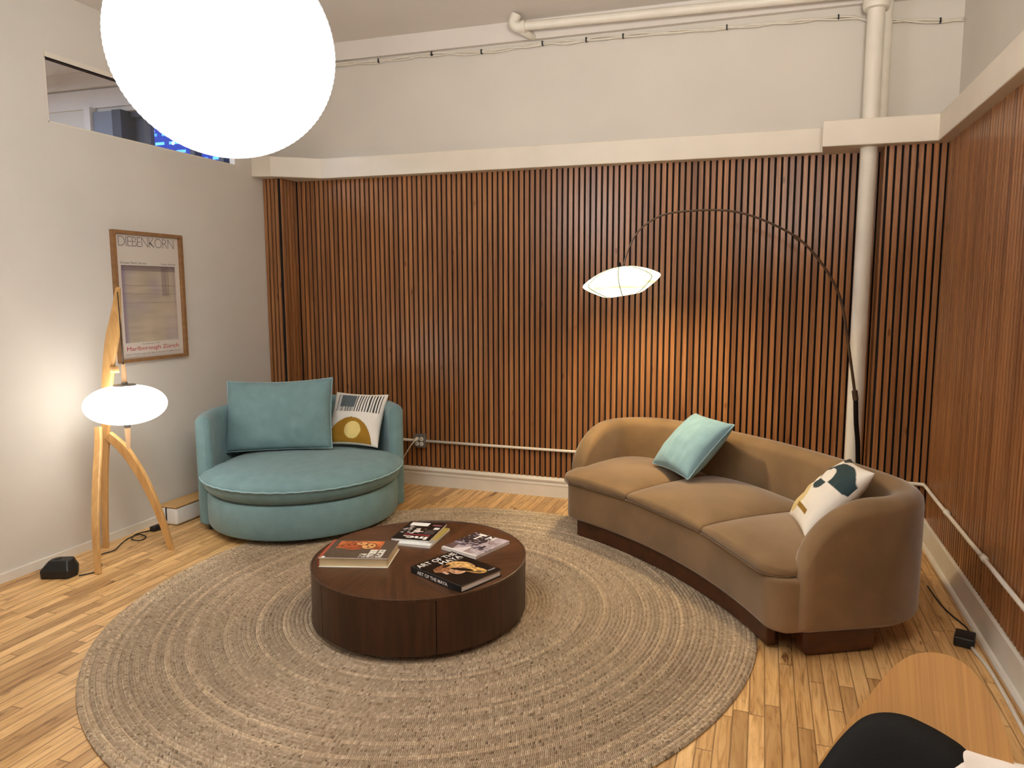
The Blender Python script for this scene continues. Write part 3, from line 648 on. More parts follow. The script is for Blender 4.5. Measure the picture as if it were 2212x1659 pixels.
# ------------------------------------------------------------------ pillows
def pillow(name, label, c, X, Y, N_, w, h, T, mat, fn=None, res=36, group=None, piping=None, wr=.006, ears=.05, seed=1, cat='pillow', top_sag=0, backmat=None):
    """soft pillow: local x,y in its plane, z the front; pinched corners, wrinkled faces"""
    X = Vector(X).normalized(); Nn = Vector(N_).normalized(); Y = Nn.cross(X).normalized(); X = Y.cross(Nn)
    m = Matrix((X, Y, Nn)).transposed().to_4x4(); m.translation = Vector(c)
    t = thing(name, label, cat, mat=m, group=group)
    n = res; u, v = np.meshgrid(np.linspace(-1, 1, n+1), np.linspace(-1, 1, n+1))
    u = np.sin(u*PI/2)*.35+u*.65; v = np.sin(v*PI/2)*.35+v*.65
    thk = T/2*np.clip((1-u**2), 0, 1)**.42*np.clip((1-v**2), 0, 1)**.42
    x = u*w/2*(1-ears*(1-v**2)); y = v*h/2*(1-ears*(1-u**2)) - top_sag*np.clip(v, 0, 1)*(1-u**2)
    nz = (vnoise((u+1)/2, (v+1)/2, 7, 7, seed)-.5)*2*wr+(vnoise((u+1)/2, (v+1)/2, 16, 5, seed+1)-.5)*wr
    edge = np.clip((1-u**2)*(1-v**2)*3, 0, 1)
    F1 = np.stack([x, y, thk+nz*edge], -1).reshape(-1, 3); F2 = np.stack([x, y, -thk+nz*edge*.6], -1).reshape(-1, 3)
    n1 = n+1; inner = lambda j, i: 0 < i < n and 0 < j < n
    V = F1.tolist(); idx2 = {}
    for j in range(n1):
        for i in range(n1):
            if inner(j, i): idx2[(j, i)] = len(V); V.append(F2[j*n1+i].tolist())
            else: idx2[(j, i)] = j*n1+i
    Fc = []; mi = []
    for j in range(n):
        for i in range(n):
            Fc.append((j*n1+i, j*n1+i+1, (j+1)*n1+i+1, (j+1)*n1+i)); mi.append(0)
            Fc.append((idx2[(j, i)], idx2[(j+1, i)], idx2[(j+1, i+1)], idx2[(j, i+1)])); mi.append(1)
    o = mesh('pillow_cover', V, Fc, [mat, backmat or mat], t, True, mi)
    if fn is not None:
        col = fn((u+1)/2, (v+1)/2).reshape(-1, 3); set_cols(o.data, np.vstack([col, np.full((len(V)-len(col), 3), .84)]))
    if piping:
        loop = [(j, 0) for j in range(n)]+[(n, i) for i in range(n)]+[(n-j, n) for j in range(n)]+[(0, n-i) for i in range(n+1)]
        pts = [Vector(F1[j*n1+i])+Vector((0, 0, .001*math.sin(k*1.7))) for k, (j, i) in enumerate(loop)]
        mesh('piping', *tube(pts, .0045, 6, False), piping, t, True)
    return t
pillow('back_cushion', 'big teal back cushion leaning inside the round teal armchair', (-3.235, 4.150, .700), (.933, .357, .03), None, (.333, -.904, .269), .735, .50, .23, M['teal'], piping=M['tealp'], top_sag=.014, ears=.03, cat='cushion', wr=.007)
def fn_sun(u, v):
    c = np.ones(u.shape+(3,))*hexf('#e2dcd2')
    w1_ = (u > .10) & (u < .96) & (v > .60) & (v < .955)
    st1 = (u >= .47) & (u < .95) & w1_ & (v > .585)
    c = mixc(c, (st1 & ((((u-.47) % .052)/.052) < .45)).astype(float), hexf('#26282b'))
    fr = (u < .47) & w1_ & (u > .04)
    c = mixc(c, (fr & ((((u*1.0) % .026)/.026) < .5)).astype(float), hexf('#3a4044'))
    c = mixc(c, ((u > .16) & (u < .46) & (v > .70) & (v < .94)).astype(float), hexf('#566064'))
    d = ((u-.46)/.43)**2+((v-.02)/.47)**2; c = mixc(c, ((d < 1) & (v > .02)).astype(float), hexf('#9c7218'))
    c = mixc(c, ((((u-.52)/.155)**2+((v-.25)/.16)**2) < 1).astype(float), hexf('#dcc67e')); return c
pillow('throw_pillow', 'cream pillow with ochre half circle and black stripes on the teal armchair', (-2.795, 4.44, .640), (.993, .12, -.02), None, (.113, -.858, .5), .41, .41, .13, M['fabprt'], fn_sun, res=110, ears=.07, seed=5, backmat=M['ivory'])
pillow('throw_pillow', 'plain pale teal pillow propped against the tan sofa backrest', (-.392, 4.36, .632), (.597, -.802, .008), None, (-.569, -.416, .71), .43, .43, .20, M['tealc'], piping=M['tealp'], seed=9, ears=.06)
def fn_eye(u, v):
    c = np.ones(u.shape+(3,))*hexf('#e0d9ce')
    # u: away from viewer -> toward viewer ; v: up the pillow
    tl = hexf('#22383c')
    d = ((u-.62)/.40)**2+((v-.70)/.24)**2
    c = mixc(c, ((d < 1) & (v > .60)).astype(float), tl)
    d2 = ((u-.50)/.22)**2+((v-.62)/.17)**2; c = mixc(c, ((d2 < 1)).astype(float), hexf('#e0d9ce'))
    d3 = ((u-.50)/.20)**2+((v-.60)/.15)**2; c = mixc(c, ((d3 < 1) & (v < .595)).astype(float), tl)
    d4 = ((u-.22)/.27)**2+((v-.27)/.22)**2; c = mixc(c, (d4 < 1).astype(float), hexf('#cdb681'))
    c = mixc(c, ((u > .42) & (u < .78) & (v > .15) & (v < .205)).astype(float), hexf('#8a6418'))
    c = mixc(c, ((u < .35) & (v > .93)).astype(float), hexf('#3a3834')); return c
pillow('throw_pillow', 'white pillow with dark teal crescent and half disc in the sofa corner', (.33, 3.562, .60), (.128, -.988, .081), None, (-.728, -.038, .685), .42, .42, .16, M['fabprt'], fn_eye, res=100, ears=.07, seed=13, backmat=M['ivory'])

# ------------------------------------------------------------------ teal armchair
AX, AY = -2.985, 4.08
ac = thing('swivel_armchair', 'round teal upholstered swivel armchair in the left back corner', 'armchair', (AX, AY, .012), math.radians(-51.5)-PI/2+PI/2)
# local +x is the front direction
z_ = -.012
mesh('swivel_base', *lathe([(.36, 0), (.36, .03)], 48), M['black'], ac, 'auto')
mesh('base', *lathe([(0, .030), (.585, .030), (.612, .038), (.622, .055), (.624, .15), (.622, .235), (.61, .252), (.58, .258), (0, .258)], 96), M['teal'], ac, 'auto')
prof = []
V = []; Fc = []
def shell_ring(th, h, Rin, Rout, z0, k=1.0):
    c = (Rin+Rout)/2; hw = (Rout-Rin)/2*k; r = hw*.92; pts = []
    for a in np.linspace(PI, 0, 11): pts.append((c+hw*math.cos(a) if False else c+hw*math.cos(a), h-r+r*math.sin(a)))
    for a in np.linspace(0, -PI, 7): pts.append((c+hw*math.cos(a), z0+.02+.02*math.sin(a)))
    return [(rr*math.cos(th), rr*math.sin(th), zz) for rr, zz in pts]
n = 64; a_s = math.radians(87); ths = np.linspace(a_s, 2*PI-a_s, n+1); rings = []
ext = .05
for i in range(6):
    q = i/6; th = a_s-ext*(1-q)*1.0; k = math.sqrt(1-(1-q)**2); rings.append(shell_ring(th, .748, .575, .672, .028, max(k, .05)))
for th in ths: rings.append(shell_ring(th, .748+.012*math.sin((th-a_s)/(2*PI-2*a_s)*PI), .575, .672, .028))
for i in range(5, -1, -1):
    q = i/6; th = 2*PI-a_s+ext*(1-q); k = math.sqrt(1-(1-q)**2); rings.append(shell_ring(th, .748, .575, .672, .028, max(k, .05)))
m_ = len(rings[0]); V = [p for r in rings for p in r]
for i in range(len(rings)-1):
    for k in range(m_): Fc.append((i*m_+k, i*m_+(k+1) % m_, (i+1)*m_+(k+1) % m_, (i+1)*m_+k))
Fc.append(tuple(range(m_))[::-1]); Fc.append(tuple((len(rings)-1)*m_+k for k in range(m_)))
mesh('back_shell', V, Fc, M['teal'], ac, True)
# seat cushion: front radius .66, tucked to .57 at the back
prof = [(0, .255), (.55, .256), (.605, .262), (.630, .280), (.648, .318), (.657, .352), (.650, .368), (.627, .390), (.55, .414), (.40, .432), (.2, .442), (0, .445)]
seg = 96; V = []; Fc = []
def squeeze(x, y):
    t = math.atan2(y, x); f = 1-.14*sm(np.array(-math.cos(t)), -.05, .25); return x*f, y*f
for r, z in prof:
    for k in range(seg):
        t = 2*PI*k/seg; x, y = squeeze(r*math.cos(t), r*math.sin(t)); V.append((x, y, z))
for i in range(len(prof)-1):
    for k in range(seg): Fc.append((i*seg+k, i*seg+(k+1) % seg, (i+1)*seg+(k+1) % seg, (i+1)*seg+k))
sc_ = mesh('seat_cushion', V, Fc, M['teal'], ac, True)
pts = []
for k in range(241):
    t = 2*PI*k/240; x, y = squeeze(.660*math.cos(t), .660*math.sin(t)); pts.append((x, y, .352+.0018*math.sin(k*1.3)))
mesh('piping', *tube(pts, .0055, 6, False), M['tealp'], sc_, True)
for a in (100, 180, 260, -88):
    V, Fc = lathe([(.022, -.012), (.022, .03)], 16); x, y = .60*math.cos(math.radians(a)), .60*math.sin(math.radians(a))
    mesh('foot', [(p+x, q+y, z) for p, q, z in V], Fc, M['black'], ac, 'auto')

# ------------------------------------------------------------------ curved sofa
SC = Vector((-2.36, 1.81)); RF, RREF, THM = 2.72, 3.14, math.radians(45.4); UH = 1.096
def bend(p):
    u, v, z = p; th = THM+u/RREF; r = RF+v; return (SC.x+r*math.cos(th), SC.y+r*math.sin(th), z)
SO = (.1, 4.0, 0)
so = thing('curved_sofa', 'long curved tan velvet sofa on a walnut plinth in front of the slatted wall', 'sofa', SO)
def smesh(name, V, Fc, mat, smooth=True, parent=so):
    V = [bend(p) for p in V]; V = [(a-SO[0], b2-SO[1], c) for a, b2, c in V]; return mesh(name, V, Fc, mat, parent, smooth)
AT = .13; DEP = .84; HB = .70
# body
def corner(x, y, hu, hv, r, sides=(-1, 1)):
    q = (abs(x)-(hu-r))/r
    if q > 0 and (x > 0) == (1 in sides) or q > 0 and len(sides) == 2: y += r*(1-math.sqrt(max(0, 1-min(1, q)**2)))*max(0, (hv-y)/(2*hv))
    return x, y
BU, BV = UH-.035, (DEP-.10)/2
V, Fc = rbox(BU, BV, .118, .022, 3, (60, 6, 2)); V = [corner(x, y, BU, BV, .11)+(z,) for x, y, z in V]; V = [(x*(1-.30*max(0, (y+(DEP-.10)/2-.42)/.32)**1.5), y+(DEP-.10)/2, z+.245) for x, y, z in V]; smesh('seat_base', V, Fc[:] if False else [f[::-1] for f in Fc], M['velvet'])
# shell: arms and back in one sweep
def shell_path():
    P = []; cr = .30; U = UH-AT/2; D = DEP-AT/2; v0 = .115
    for i in range(15): P.append((-U, v0+(D-cr-v0)*i/14))
    for i in range(1, 11): a = PI+(-PI/2)*i/10; P.append((-U+cr+cr*math.cos(a), D-cr+cr*math.sin(a)))
    for i in range(1, 41): P.append((-U+cr+(2*U-2*cr)*i/41, D))
    for i in range(0, 11): a = PI/2-(PI/2)*i/10; P.append((U-cr+cr*math.cos(a), D-cr+cr*math.sin(a)))
    for i in range(1, 15): P.append((U, D-cr-(D-cr-v0)*i/14))
    return P
P = shell_path(); s = [0]
for i in range(1, len(P)): s.append(s[-1]+math.dist(P[i], P[i-1]))
tot = s[-1]; V = []; Fc = []; rings = []
for i, (x, y) in enumerate(P):
    a = P[max(i-1, 0)]; c = P[min(i+1, len(P)-1)]; T_ = Vector((c[0]-a[0], c[1]-a[1])).normalized(); Nr = Vector((-T_.y, T_.x))  # outward: left of travel
    e = min(s[i], tot-s[i]); rise = .34; q = min(1, e/rise); hz = .375+(HB-.375)*math.sqrt(max(0, 1-(1-q)**2))
    k = math.sqrt(max(0.0, 1-(1-min(1, (e+.012)/.06))**2)); hw = AT/2*(.35+.65*k); rt = hw*.95; ring = []
    for a2 in np.linspace(PI, 0, 13): ring.append((-hw*math.cos(a2)*-1, hz-rt+rt*math.sin(a2)))
    for a2 in np.linspace(0, -PI, 9): ring.append((hw*math.cos(a2)*(1), .165+.035*math.sin(a2)))
    rings.append([(x+Nr.x*o_, y+Nr.y*o_, z) for o_, z in ring])
m_ = len(rings[0]); V = [p for r in rings for p in r]
for i in range(len(rings)-1):
    for k in range(m_): Fc.append((i*m_+k, i*m_+(k+1) % m_, (i+1)*m_+(k+1) % m_, (i+1)*m_+k))
Fc.append(tuple(range(m_))[::-1]); Fc.append(tuple((len(rings)-1)*m_+k for k in range(m_)))
sh = smesh('backrest', V, Fc, M['velvet'])
# vertical seams on inner back
for u0 in (.90, -.90):
    smesh('seam', *tube([(u0, DEP-AT-.0015, z) for z in np.linspace(.42, .64, 8)], .0022, 6), M['velvetp'], parent=sh)
# cushions
def ang_u(d): return (math.radians(d)-THM)*RREF
bounds = [ang_u(26.6), ang_u(39.3), ang_u(53.0), ang_u(65.25)]
for i in range(3):
    u0, u1 = bounds[i], bounds[i+1]; hu = (u1-u0)/2-.002; cu = (u0+u1)/2; v0, v1 = -.010, DEP-AT+.01; hv = (v1-v0)/2
    sides = {0: (-1,), 1: (), 2: (1,)}[i]
    V, Fc = rbox(hu, hv, .015, .014, 3, (22, 16, 1)); W = []
    for x, y, z in V:
        f = max(0, 1-(abs(x)/hu)**2.2)*max(0, 1-(abs(y)/hv)**2.6)
        xx, yy = corner(x, y, hu, hv, .12, sides) if sides else (x, y)
        yy -= .012*(1-(x/hu)**2)*max(0, -y/hv)
        if sides and (x > 0) == (1 in sides):
            q = (abs(x)-(hu-.27))/.27
            if q > 0: yy -= .27*(1-math.sqrt(max(0, 1-min(1, q)**2)))*max(0, (y+hv)/(2*hv))
        W.append((xx+cu, yy+v0+hv, z+.380+(.070*f**.5 if z > 0 else 0)))
    cc = smesh('seat_cushion', W, [f[::-1] for f in Fc], M['velvet'])
    loop = []
    for q in np.linspace(-1, 1, 40):
        xx, yy = corner(q*(hu-.002), -hv, hu, hv, .12, sides) if sides else (q*(hu-.002), -hv); loop.append((cu+xx, yy-.012*(1-q*q)+v0+hv-.001, .366))
    smesh('piping', *tube(loop, .0035, 6), M['velvetp'], parent=cc)
# plinth: curved front board and end blocks
def arc_block(name, u0, u1, v0, v1, z0, z1, nseg=24, zlow=None):
    V = []; Fc = []
    us = np.linspace(u0, u1, nseg+1)
    for u in us: V += [(u, v0, z0), (u, v1, z0), (u, v1, z1), (u, v0, z1)]
    for i in range(nseg):
        for k in range(4): Fc.append((i*4+k, i*4+(k+1) % 4, (i+1)*4+(k+1) % 4, (i+1)*4+k))
    Fc.append((3, 2, 1, 0)); Fc.append(tuple(nseg*4+k for k in range(4)))
    o = smesh(name, V, Fc, M['walnutp'], False); bv = o.modifiers.new('bevel', 'BEVEL'); bv.width = .008; bv.segments = 3; bv.limit_method = 'ANGLE'; bv.angle_limit = math.radians(50); return o
arc_block('front_plinth', ang_u(28.9), ang_u(62.8), .045, .095, .014, .128, 30)
V, Fc = rbox(.05, .17, .066, .03, 4, (2, 4, 1)); smesh('side_plinth', [(x+ang_u(27.6), y+.34, z+.067) for x, y, z in V], [f[::-1] for f in Fc], M['walnutp'])
V, Fc = rbox(.05, .17, .058, .03, 4, (2, 4, 1)); smesh('side_plinth', [(x+ang_u(63.4), y+.40, z+.073) for x, y, z in V], [f[::-1] for f in Fc], M['walnutp'])

# ------------------------------------------------------------------ paper lantern
LX, LY, LZ, LR = -1.85, 2.16, 2.42, .372
def paper_mat(name, col, strength, lo, zc, half, base=.85):
    m, n, bs = new_mat(name); tc = N(n, 'ShaderNodeTexCoord'); sx = N(n, 'ShaderNodeSeparateXYZ'); L(n, tc.outputs['Object'], sx.inputs[0])
    f = N(n, 'ShaderNodeMapRange'); f.inputs['From Min'].default_value = zc; f.inputs['From Max'].default_value = zc+half; f.inputs['To Min'].default_value = strength; f.inputs['To Max'].default_value = lo
    L(n, sx.outputs[2], f.inputs['Value']); L(n, f.outputs[0], bs.inputs['Emission Strength']); bs.inputs['Emission Color'].default_value = col; bs.inputs['Base Color'].default_value = (base, base, base*.95, 1); bs.inputs['Roughness'].default_value = .8; return m
la = thing('paper_lantern', 'large glowing white paper globe lantern hanging at upper left', 'pendant lamp', (LX, LY, LZ))
prof = []; nrb = 52
for i in range(nrb*4+1):
    a = -PI/2+.16+(PI-.32)*i/(nrb*4); rip = 1-.005*abs(math.sin(PI*i/4)); prof.append((LR*1.0*rip*math.cos(a), LR*.985*rip*math.sin(a)))
V, Fc = lathe(prof, 96); Fc = [f for f in Fc if len(f) == 4]
mesh('paper_shade', V, Fc, paper_mat('lantern_paper', (.89, .955, 1, 1), LANTERN_E, LANTERN_E*.95, -.1, .45), la, True)
b = MB()
for i in range(0, nrb+1, 1):
    a = -PI/2+.16+(PI-.32)*i/nrb; rr, zz = LR*math.cos(a)+.0022, LR*.985*math.sin(a)
    V, Fc = tube([(rr*math.cos(q), rr*math.sin(q), zz) for q in np.linspace(0, 2*PI, 97)], .0014, 4, False); b.add(V, Fc)
b.build('rib', paper_mat('lantern_rib', (.95, .95, .92, 1), 0.85, .30, -.16, .30, .03), la, True)  # ribs given their own glow, stronger low down, to blend into bright paper
mesh('cord', *tube([(0, 0, LR*.9), (0, 0, H-LZ)], .003, 8), M['cablew'], la, True)
b = MB(); V, Fc = tube([(-.06, 0, LR*.975), (.06, 0, LR*.975)], .002, 6); b.add(V, Fc); b.build('wire_frame', M['blackm'], la, True)

# ------------------------------------------------------------------ tripod floor lamp
fo = (-3.457, 3.10, 0)
fl = thing('floor_lamp', 'curved wooden tripod floor lamp with glowing oval globe by the left wall', 'floor lamp', fo)
rel = lambda P: [(x-fo[0], y-fo[1], z) for x, y, z in P]
def blade(name, pts, widths, depth, wdir, k=5, mat=None, parent=fl):
    """tapered flat wooden blade with rounded-rectangle section; widths along wdir"""
    Pp = smoothpath(rel(pts), k); ws = np.interp(np.linspace(0, 1, len(Pp)), np.linspace(0, 1, len(widths)), widths); V = []; Fc = []; W_ = Vector(wdir).normalized()
    sec = [(-1, -.6), (-.8, -1), (.8, -1), (1, -.6), (1, .6), (.8, 1), (-.8, 1), (-1, .6)]
    for i, p in enumerate(Pp):
        t = (Pp[min(i+1, len(Pp)-1)]-Pp[max(i-1, 0)]).normalized(); a = (W_-t*W_.dot(t)).normalized(); c = t.cross(a)
        for sx_, sy_ in sec: V.append(tuple(p+a*(sx_*ws[i]/2)+c*(sy_*depth/2)))
    m8 = 8
    for i in range(len(Pp)-1):
        for j in range(m8): Fc.append((i*m8+j, i*m8+(j+1) % m8, (i+1)*m8+(j+1) % m8, (i+1)*m8+j))
    Fc.append(tuple(range(m8))[::-1]); Fc.append(tuple((len(Pp)-1)*m8+j for j in range(m8)))
    return mesh(name, V, Fc, mat or M['rubber'], parent, 'auto')
wd = (.95, .2, 0)
blade('mast', [(-3.800, 3.20, 0), (-3.776, 3.19, .25), (-3.740, 3.18, .54), (-3.706, 3.175, .77), (-3.680, 3.17, .94), (-3.645, 3.165, 1.10), (-3.600, 3.155, 1.25), (-3.535, 3.14, 1.42), (-3.458, 3.10, 1.585)],
      [.034, .036, .042, .050, .052, .058, .066, .072, .075, .050, .020], .024, wd)
blade('leg', [(-3.490, 2.88, 0), (-3.545, 2.93, .25), (-3.620, 3.02, .50), (-3.675, 3.09, .66), (-3.700, 3.12, .775)], [.034, .042, .046, .044, .040], .022, wd)
blade('leg', [(-3.395, 3.30, 0), (-3.432, 3.283, .17), (-3.475, 3.265, .32), (-3.535, 3.24, .48), (-3.612, 3.205, .63), (-3.690, 3.175, .715)], [.030, .044, .052, .060, .066, .062], .026, (.8, .1, .6))
mesh('knob', *tube([(-.150, .045, 1.112), (-.120, .078, 1.112)], .020, 20), M['rubber'], fl, 'auto')
mesh('hanging_cord', *tube([(.0, -.006, 1.565), (.0, 0, 1.15)], .0028, 8), M['black'], fl, True)
mesh('spindle', *tube([(0, 0, 1.155), (0, 0, 1.07), (0, 0, 1.035)], [.011, .014, .015], 16), M['spindle'], fl, 'auto')
mesh('spindle', *tube([(0, 0, .808), (0, 0, .74), (0, 0, .668)], [.016, .014, .010], 16), M['spindle'], fl, 'auto')
mesh('shade_cap', *lathe([(.016, 1.052), (.016, 1.040), (.058, 1.038), (.060, 1.034), (.050, 1.030)], 32), M['steel'], fl, 'auto')
mesh('shade_cap', *lathe([(.040, .815), (.042, .811), (.017, .808), (.017, .79)], 32), M['steel'], fl, 'auto')
prof = [(.212*math.cos(a)**.92 if math.cos(a) > 0 else 0, .923+.112*math.sin(a)*(1-.0*abs(math.sin(a)))) for a in np.linspace(-PI/2+.10, PI/2-.10, 40)]
gs = mesh('lamp_shade', *lathe(prof, 64), emit('globe_glow', (1, .98, .93, 1), GLOBE_E), fl, True)

# ------------------------------------------------------------------ arc lamp
ao = (.62, 4.80, 0)
al = thing('arc_lamp', 'slim bronze arc floor lamp arching over the sofa with glowing woven shade', 'floor lamp', ao)
arc = [(-0.838, 4.354, 1.715), (-0.808, 4.363, 1.823), (-0.761, 4.377, 1.921), (-0.681, 4.402, 1.996), (-0.561, 4.439, 2.046), (-0.319, 4.513, 2.064), (-0.156, 4.562, 2.047), (0.007, 4.612, 1.991), (0.173, 4.663, 1.902), (0.285, 4.698, 1.796), (0.386, 4.729, 1.656), (0.453, 4.749, 1.514), (0.491, 4.761, 1.342), (0.522, 4.77, 1.17), (0.548, 4.778, 1.024), (0.569, 4.785, 0.90)]
rl = lambda P: [(x-ao[0], y-ao[1], z) for x, y, z in P]
ap = smoothpath(rl(arc), 5); mesh('arc_tube', *tube(ap, list(np.linspace(.0045, .0095, len(ap))), 12), M['bronze'], al, True)
mesh('lower_pole', *tube(smoothpath(rl([(.568, 4.785, .93), (.580, 4.788, .75), (.597, 4.793, .60), (.612, 4.797, .3), (.62, 4.80, .02)])), .0145, 14), M['blackm'], al, True)
mesh('collar', *tube(rl([(.560, 4.783, .955), (.570, 4.786, .895)]), .0175, 14), M['bronze'], al, 'auto')
mesh('collar', *tube(rl([(.19, 4.668, 1.885), (.165, 4.661, 1.907)]), .0125, 12), M['bronze'], al, 'auto')
mesh('base', *lathe([(.15, 0), (.15, .022), (.145, .028), (.02, .032), (.02, .05)], 48), M['blackm'], al, 'auto')
shc = Vector((-.845-ao[0], 4.352-ao[1], 1.632)); ax = Vector((-.155, -.047, .985)).normalized()
q = Vector((0, 0, 1)).rotation_difference(ax)
def orient(V): return [tuple(q @ Vector(v)+shc) for v in V]
prof = [(.098, -.088), (.13, -.078), (.17, -.055), (.205, -.034), (.232, -.014), (.243, 0), (.236, .014), (.205, .034), (.165, .054), (.12, .071), (.075, .083), (.04, .088)]
V, Fc = lathe(prof, 64); Fc = [f for f in Fc if len(f) == 4]
def shade_mat():
    m, n, bs = new_mat('woven_shade'); tc = N(n, 'ShaderNodeTexCoord'); g = N(n, 'ShaderNodeTexNoise', i_Scale=6.0, i_Detail=2.0); mp = N(n, 'ShaderNodeMapping'); mp.inputs['Scale'].default_value = (.7, .7, 9); L(n, tc.outputs['Object'], mp.inputs['Vector']); L(n, mp.outputs[0], g.inputs['Vector'])
    r = ramp(n, [(.35, (.62, .64, .30, 1)), (.5, (.98, .96, .76, 1))]); L(n, g.outputs['Fac'], r.inputs['Fac']); L(n, r.outputs['Color'], bs.inputs['Emission Color']); bs.inputs['Emission Strength'].default_value = SHADE_E*.15
    bs.inputs['Base Color'].default_value = (.8, .78, .6, 1); return m
ls = mesh('lamp_shade', orient(V), Fc, shade_mat(), al, True)
# bulb inside throws the light
bu = mesh('bulb', [tuple(Vector(v)+shc+Vector((0, 0, -.03))) for v in lathe([(.0, -.045), (.03, -.035), (.045, 0), (.03, .035), (0, .045)], 24)[0]], lathe([(.0, -.045), (.03, -.035), (.045, 0), (.03, .035), (0, .045)], 24)[1], emit('warm_bulb', (1, .78, .46, 1), 560), al, True)
b = MB()
for k in range(7):
    a = 2*PI*k/7+.35; V, Fc = tube(orient([((r+.002)*math.cos(a), (r+.002)*math.sin(a), z) for r, z in prof]), .0022, 6); b.add(V, Fc)
b.build('shade_rib', plain('olive_rib', '#7c7c34', .7, .1, 20), ls, True)
mesh('shade_cap', orient(lathe([(.04, .082), (.04, .09), (.012, .094), (.012, .115)], 20)[0]), lathe([(.04, .082), (.04, .09), (.012, .094), (.012, .115)], 20)[1], M['blackm'], al, 'auto')

# ------------------------------------------------------------------ poster
py0, py1, pz0, pz1 = 3.437, 3.989, 1.112, 1.946
m = Matrix(((0, 0, 1), (1, 0, 0), (0, 1, 0))).to_4x4(); m.translation = Vector((XL, py0, pz0))   # local x -> +Y, local y -> +Z, local z -> +X
po = thing('framed_poster', 'tall oak-framed exhibition poster on the left wall above the floor lamp', 'poster', mat=m)
W_, H_ = py1-py0, pz1-pz0; fw, fd = .021, .03
b = MB(); b.box(0, W_, 0, fw, .001, fd); b.box(0, W_, H_-fw, H_, .001, fd); b.box(0, fw, fw, H_-fw, .001, fd); b.box(W_-fw, W_, fw, H_-fw, .001, fd)
b.build('frame', M['frame'], po)
def fn_poster(u, v):
    c = np.ones(u.shape+(3,))*hexf('#cfc4b7')
    ar = (u > .085) & (u < .93) & (v > .125) & (v < .755); x = (u-.085)/.845; y = (v-.125)/.63
    n1 = vnoise(u, v, 5, 7, 31); n2 = vnoise(u, v, 7, 3, 32); n3 = vnoise(u, v, 4, 40, 33)
    a = hexf('#b9a991')*(n1[..., None])+hexf('#aa9c98')*(1-n1[..., None]); a = a*(.90+.10*n2[..., None]+.08*n3[..., None])
    a = mixc(a, sm(.1-x, 0, .1)*.6, hexf('#6f6588')); a = mixc(a, ((y > .93)).astype(float)*.45, hexf('#5a4a50'))
    for yy in (.93, .965, .74, .63, .515): a = mixc(a, (np.abs(y-yy+.006*(n2-.5)) < .004).astype(float)*(.15+.45*n1*n3), hexf('#4a3c3c'))
    a = mixc(a, ((x > .72) & (x < .86) & (y > .6)).astype(float)*.4*n2, hexf('#4c3e42'))
    for xx in (.80, .86, .97): a = mixc(a, ((np.abs(x-xx+.008*(n3-.5)) < .005)).astype(float)*(.1+.4*n3)*(y > .35+.2*n1), hexf('#4a4048'))
    a = mixc(a, (y > .988).astype(float), hexf('#2c2224')); a = mixc(a, (x < .012).astype(float)*.7, hexf('#8a4a44'))
    return np.clip(np.where(ar[..., None], a, c), 0, 1)
iw, ih = W_-2*fw, H_-2*fw
pg = bpy.data.objects.new('poster_sheet', None); bpy.data.objects.remove(pg)
pgo = print_sheet('poster_sheet', iw, ih, 120, 200, fn_poster, po, 0.004, plain and print_mat('poster_print', .5)); pgo.location = (fw, fw, 0)
z = .0052
text_part('title', pgo, M['ink'], 'DIEBENKORN', .035, ih*.905, z, iw*.86, ih*.078, offset=-.0027, spacing=.80)
text_part('caption', pgo, M['ink'], 'Ocean Park Series', .04, ih*.765, z, .20, .013); text_part('caption', pgo, M['ink'], 'Neue Werke', .36, ih*.765, z, .12, .011)
text_part('caption', pgo, M['ink'], 'Ausstellung 1979', .17, ih*.105, z, .14, .009); text_part('caption', pgo, M['ink'], 'Galerie Marlborough AG, Glärnischstrasse 10, 8002 Zürich', .04, ih*.026, z, .44, .010)
text_part('gallery_name', pgo, M['red'], 'Marlborough Zürich', .05, ih*.052, z, .42, .034)

# ------------------------------------------------------------------ small floor things at left
cm = thing('cable_box', 'white cable management box with bamboo lid, between floor lamp and teal armchair', 'box', (-3.775, 3.86, 0))
V, Fc = rbox(.078, .21, .060, .018, 4, (2, 4, 1)); mesh('body', [(x, y, z+.062) for x, y, z in V], Fc, M['white'], cm, True)
b = MB(); b.box(-.081, .081, -.213, .213, .1225, .132); o = b.build('lid', M['lid'], cm); bv = o.modifiers.new('bevel', 'BEVEL'); bv.width = .004; bv.segments = 2
b = MB(); b.box(-.012, -.002, -.212, -.2085, .03, .12); b.build('slot', M['black'], cm)
# black angular foot unit
sp_ = thing('foot_switch', 'black angular dimmer block on the floor left of the wooden tripod lamp', 'switch box', (-3.66, 2.80, 0), math.radians(22))
pts = [(-.085, -.05), (.065, -.06), (.085, .0), (.06, .06), (-.06, .055), (-.09, .01)]
V = [(x, y, 0) for x, y in pts]+[(x*1.03, y*1.03, .045) for x, y in pts]+[(x*.66+.01, y*.62, .098) for x, y in pts]; n = 6
Fc = [tuple(range(n))[::-1], tuple(range(2*n, 3*n))]+[(k*n+i, k*n+(i+1) % n, (k+1)*n+(i+1) % n, (k+1)*n+i) for k in range(2) for i in range(n)]
o = mesh('body', V, Fc, M['black'], sp_); bv = o.modifiers.new('bevel', 'BEVEL'); bv.width = .008; bv.segments = 3
b = MB(); b.box(-.025, .0, -.012, .012, .098, .101); b.build('button', M['blackm'], sp_)
fc = thing('lamp_cord', 'tangled black power cord on the floor behind the wooden tripod lamp', 'cord', (0, 0, .004))
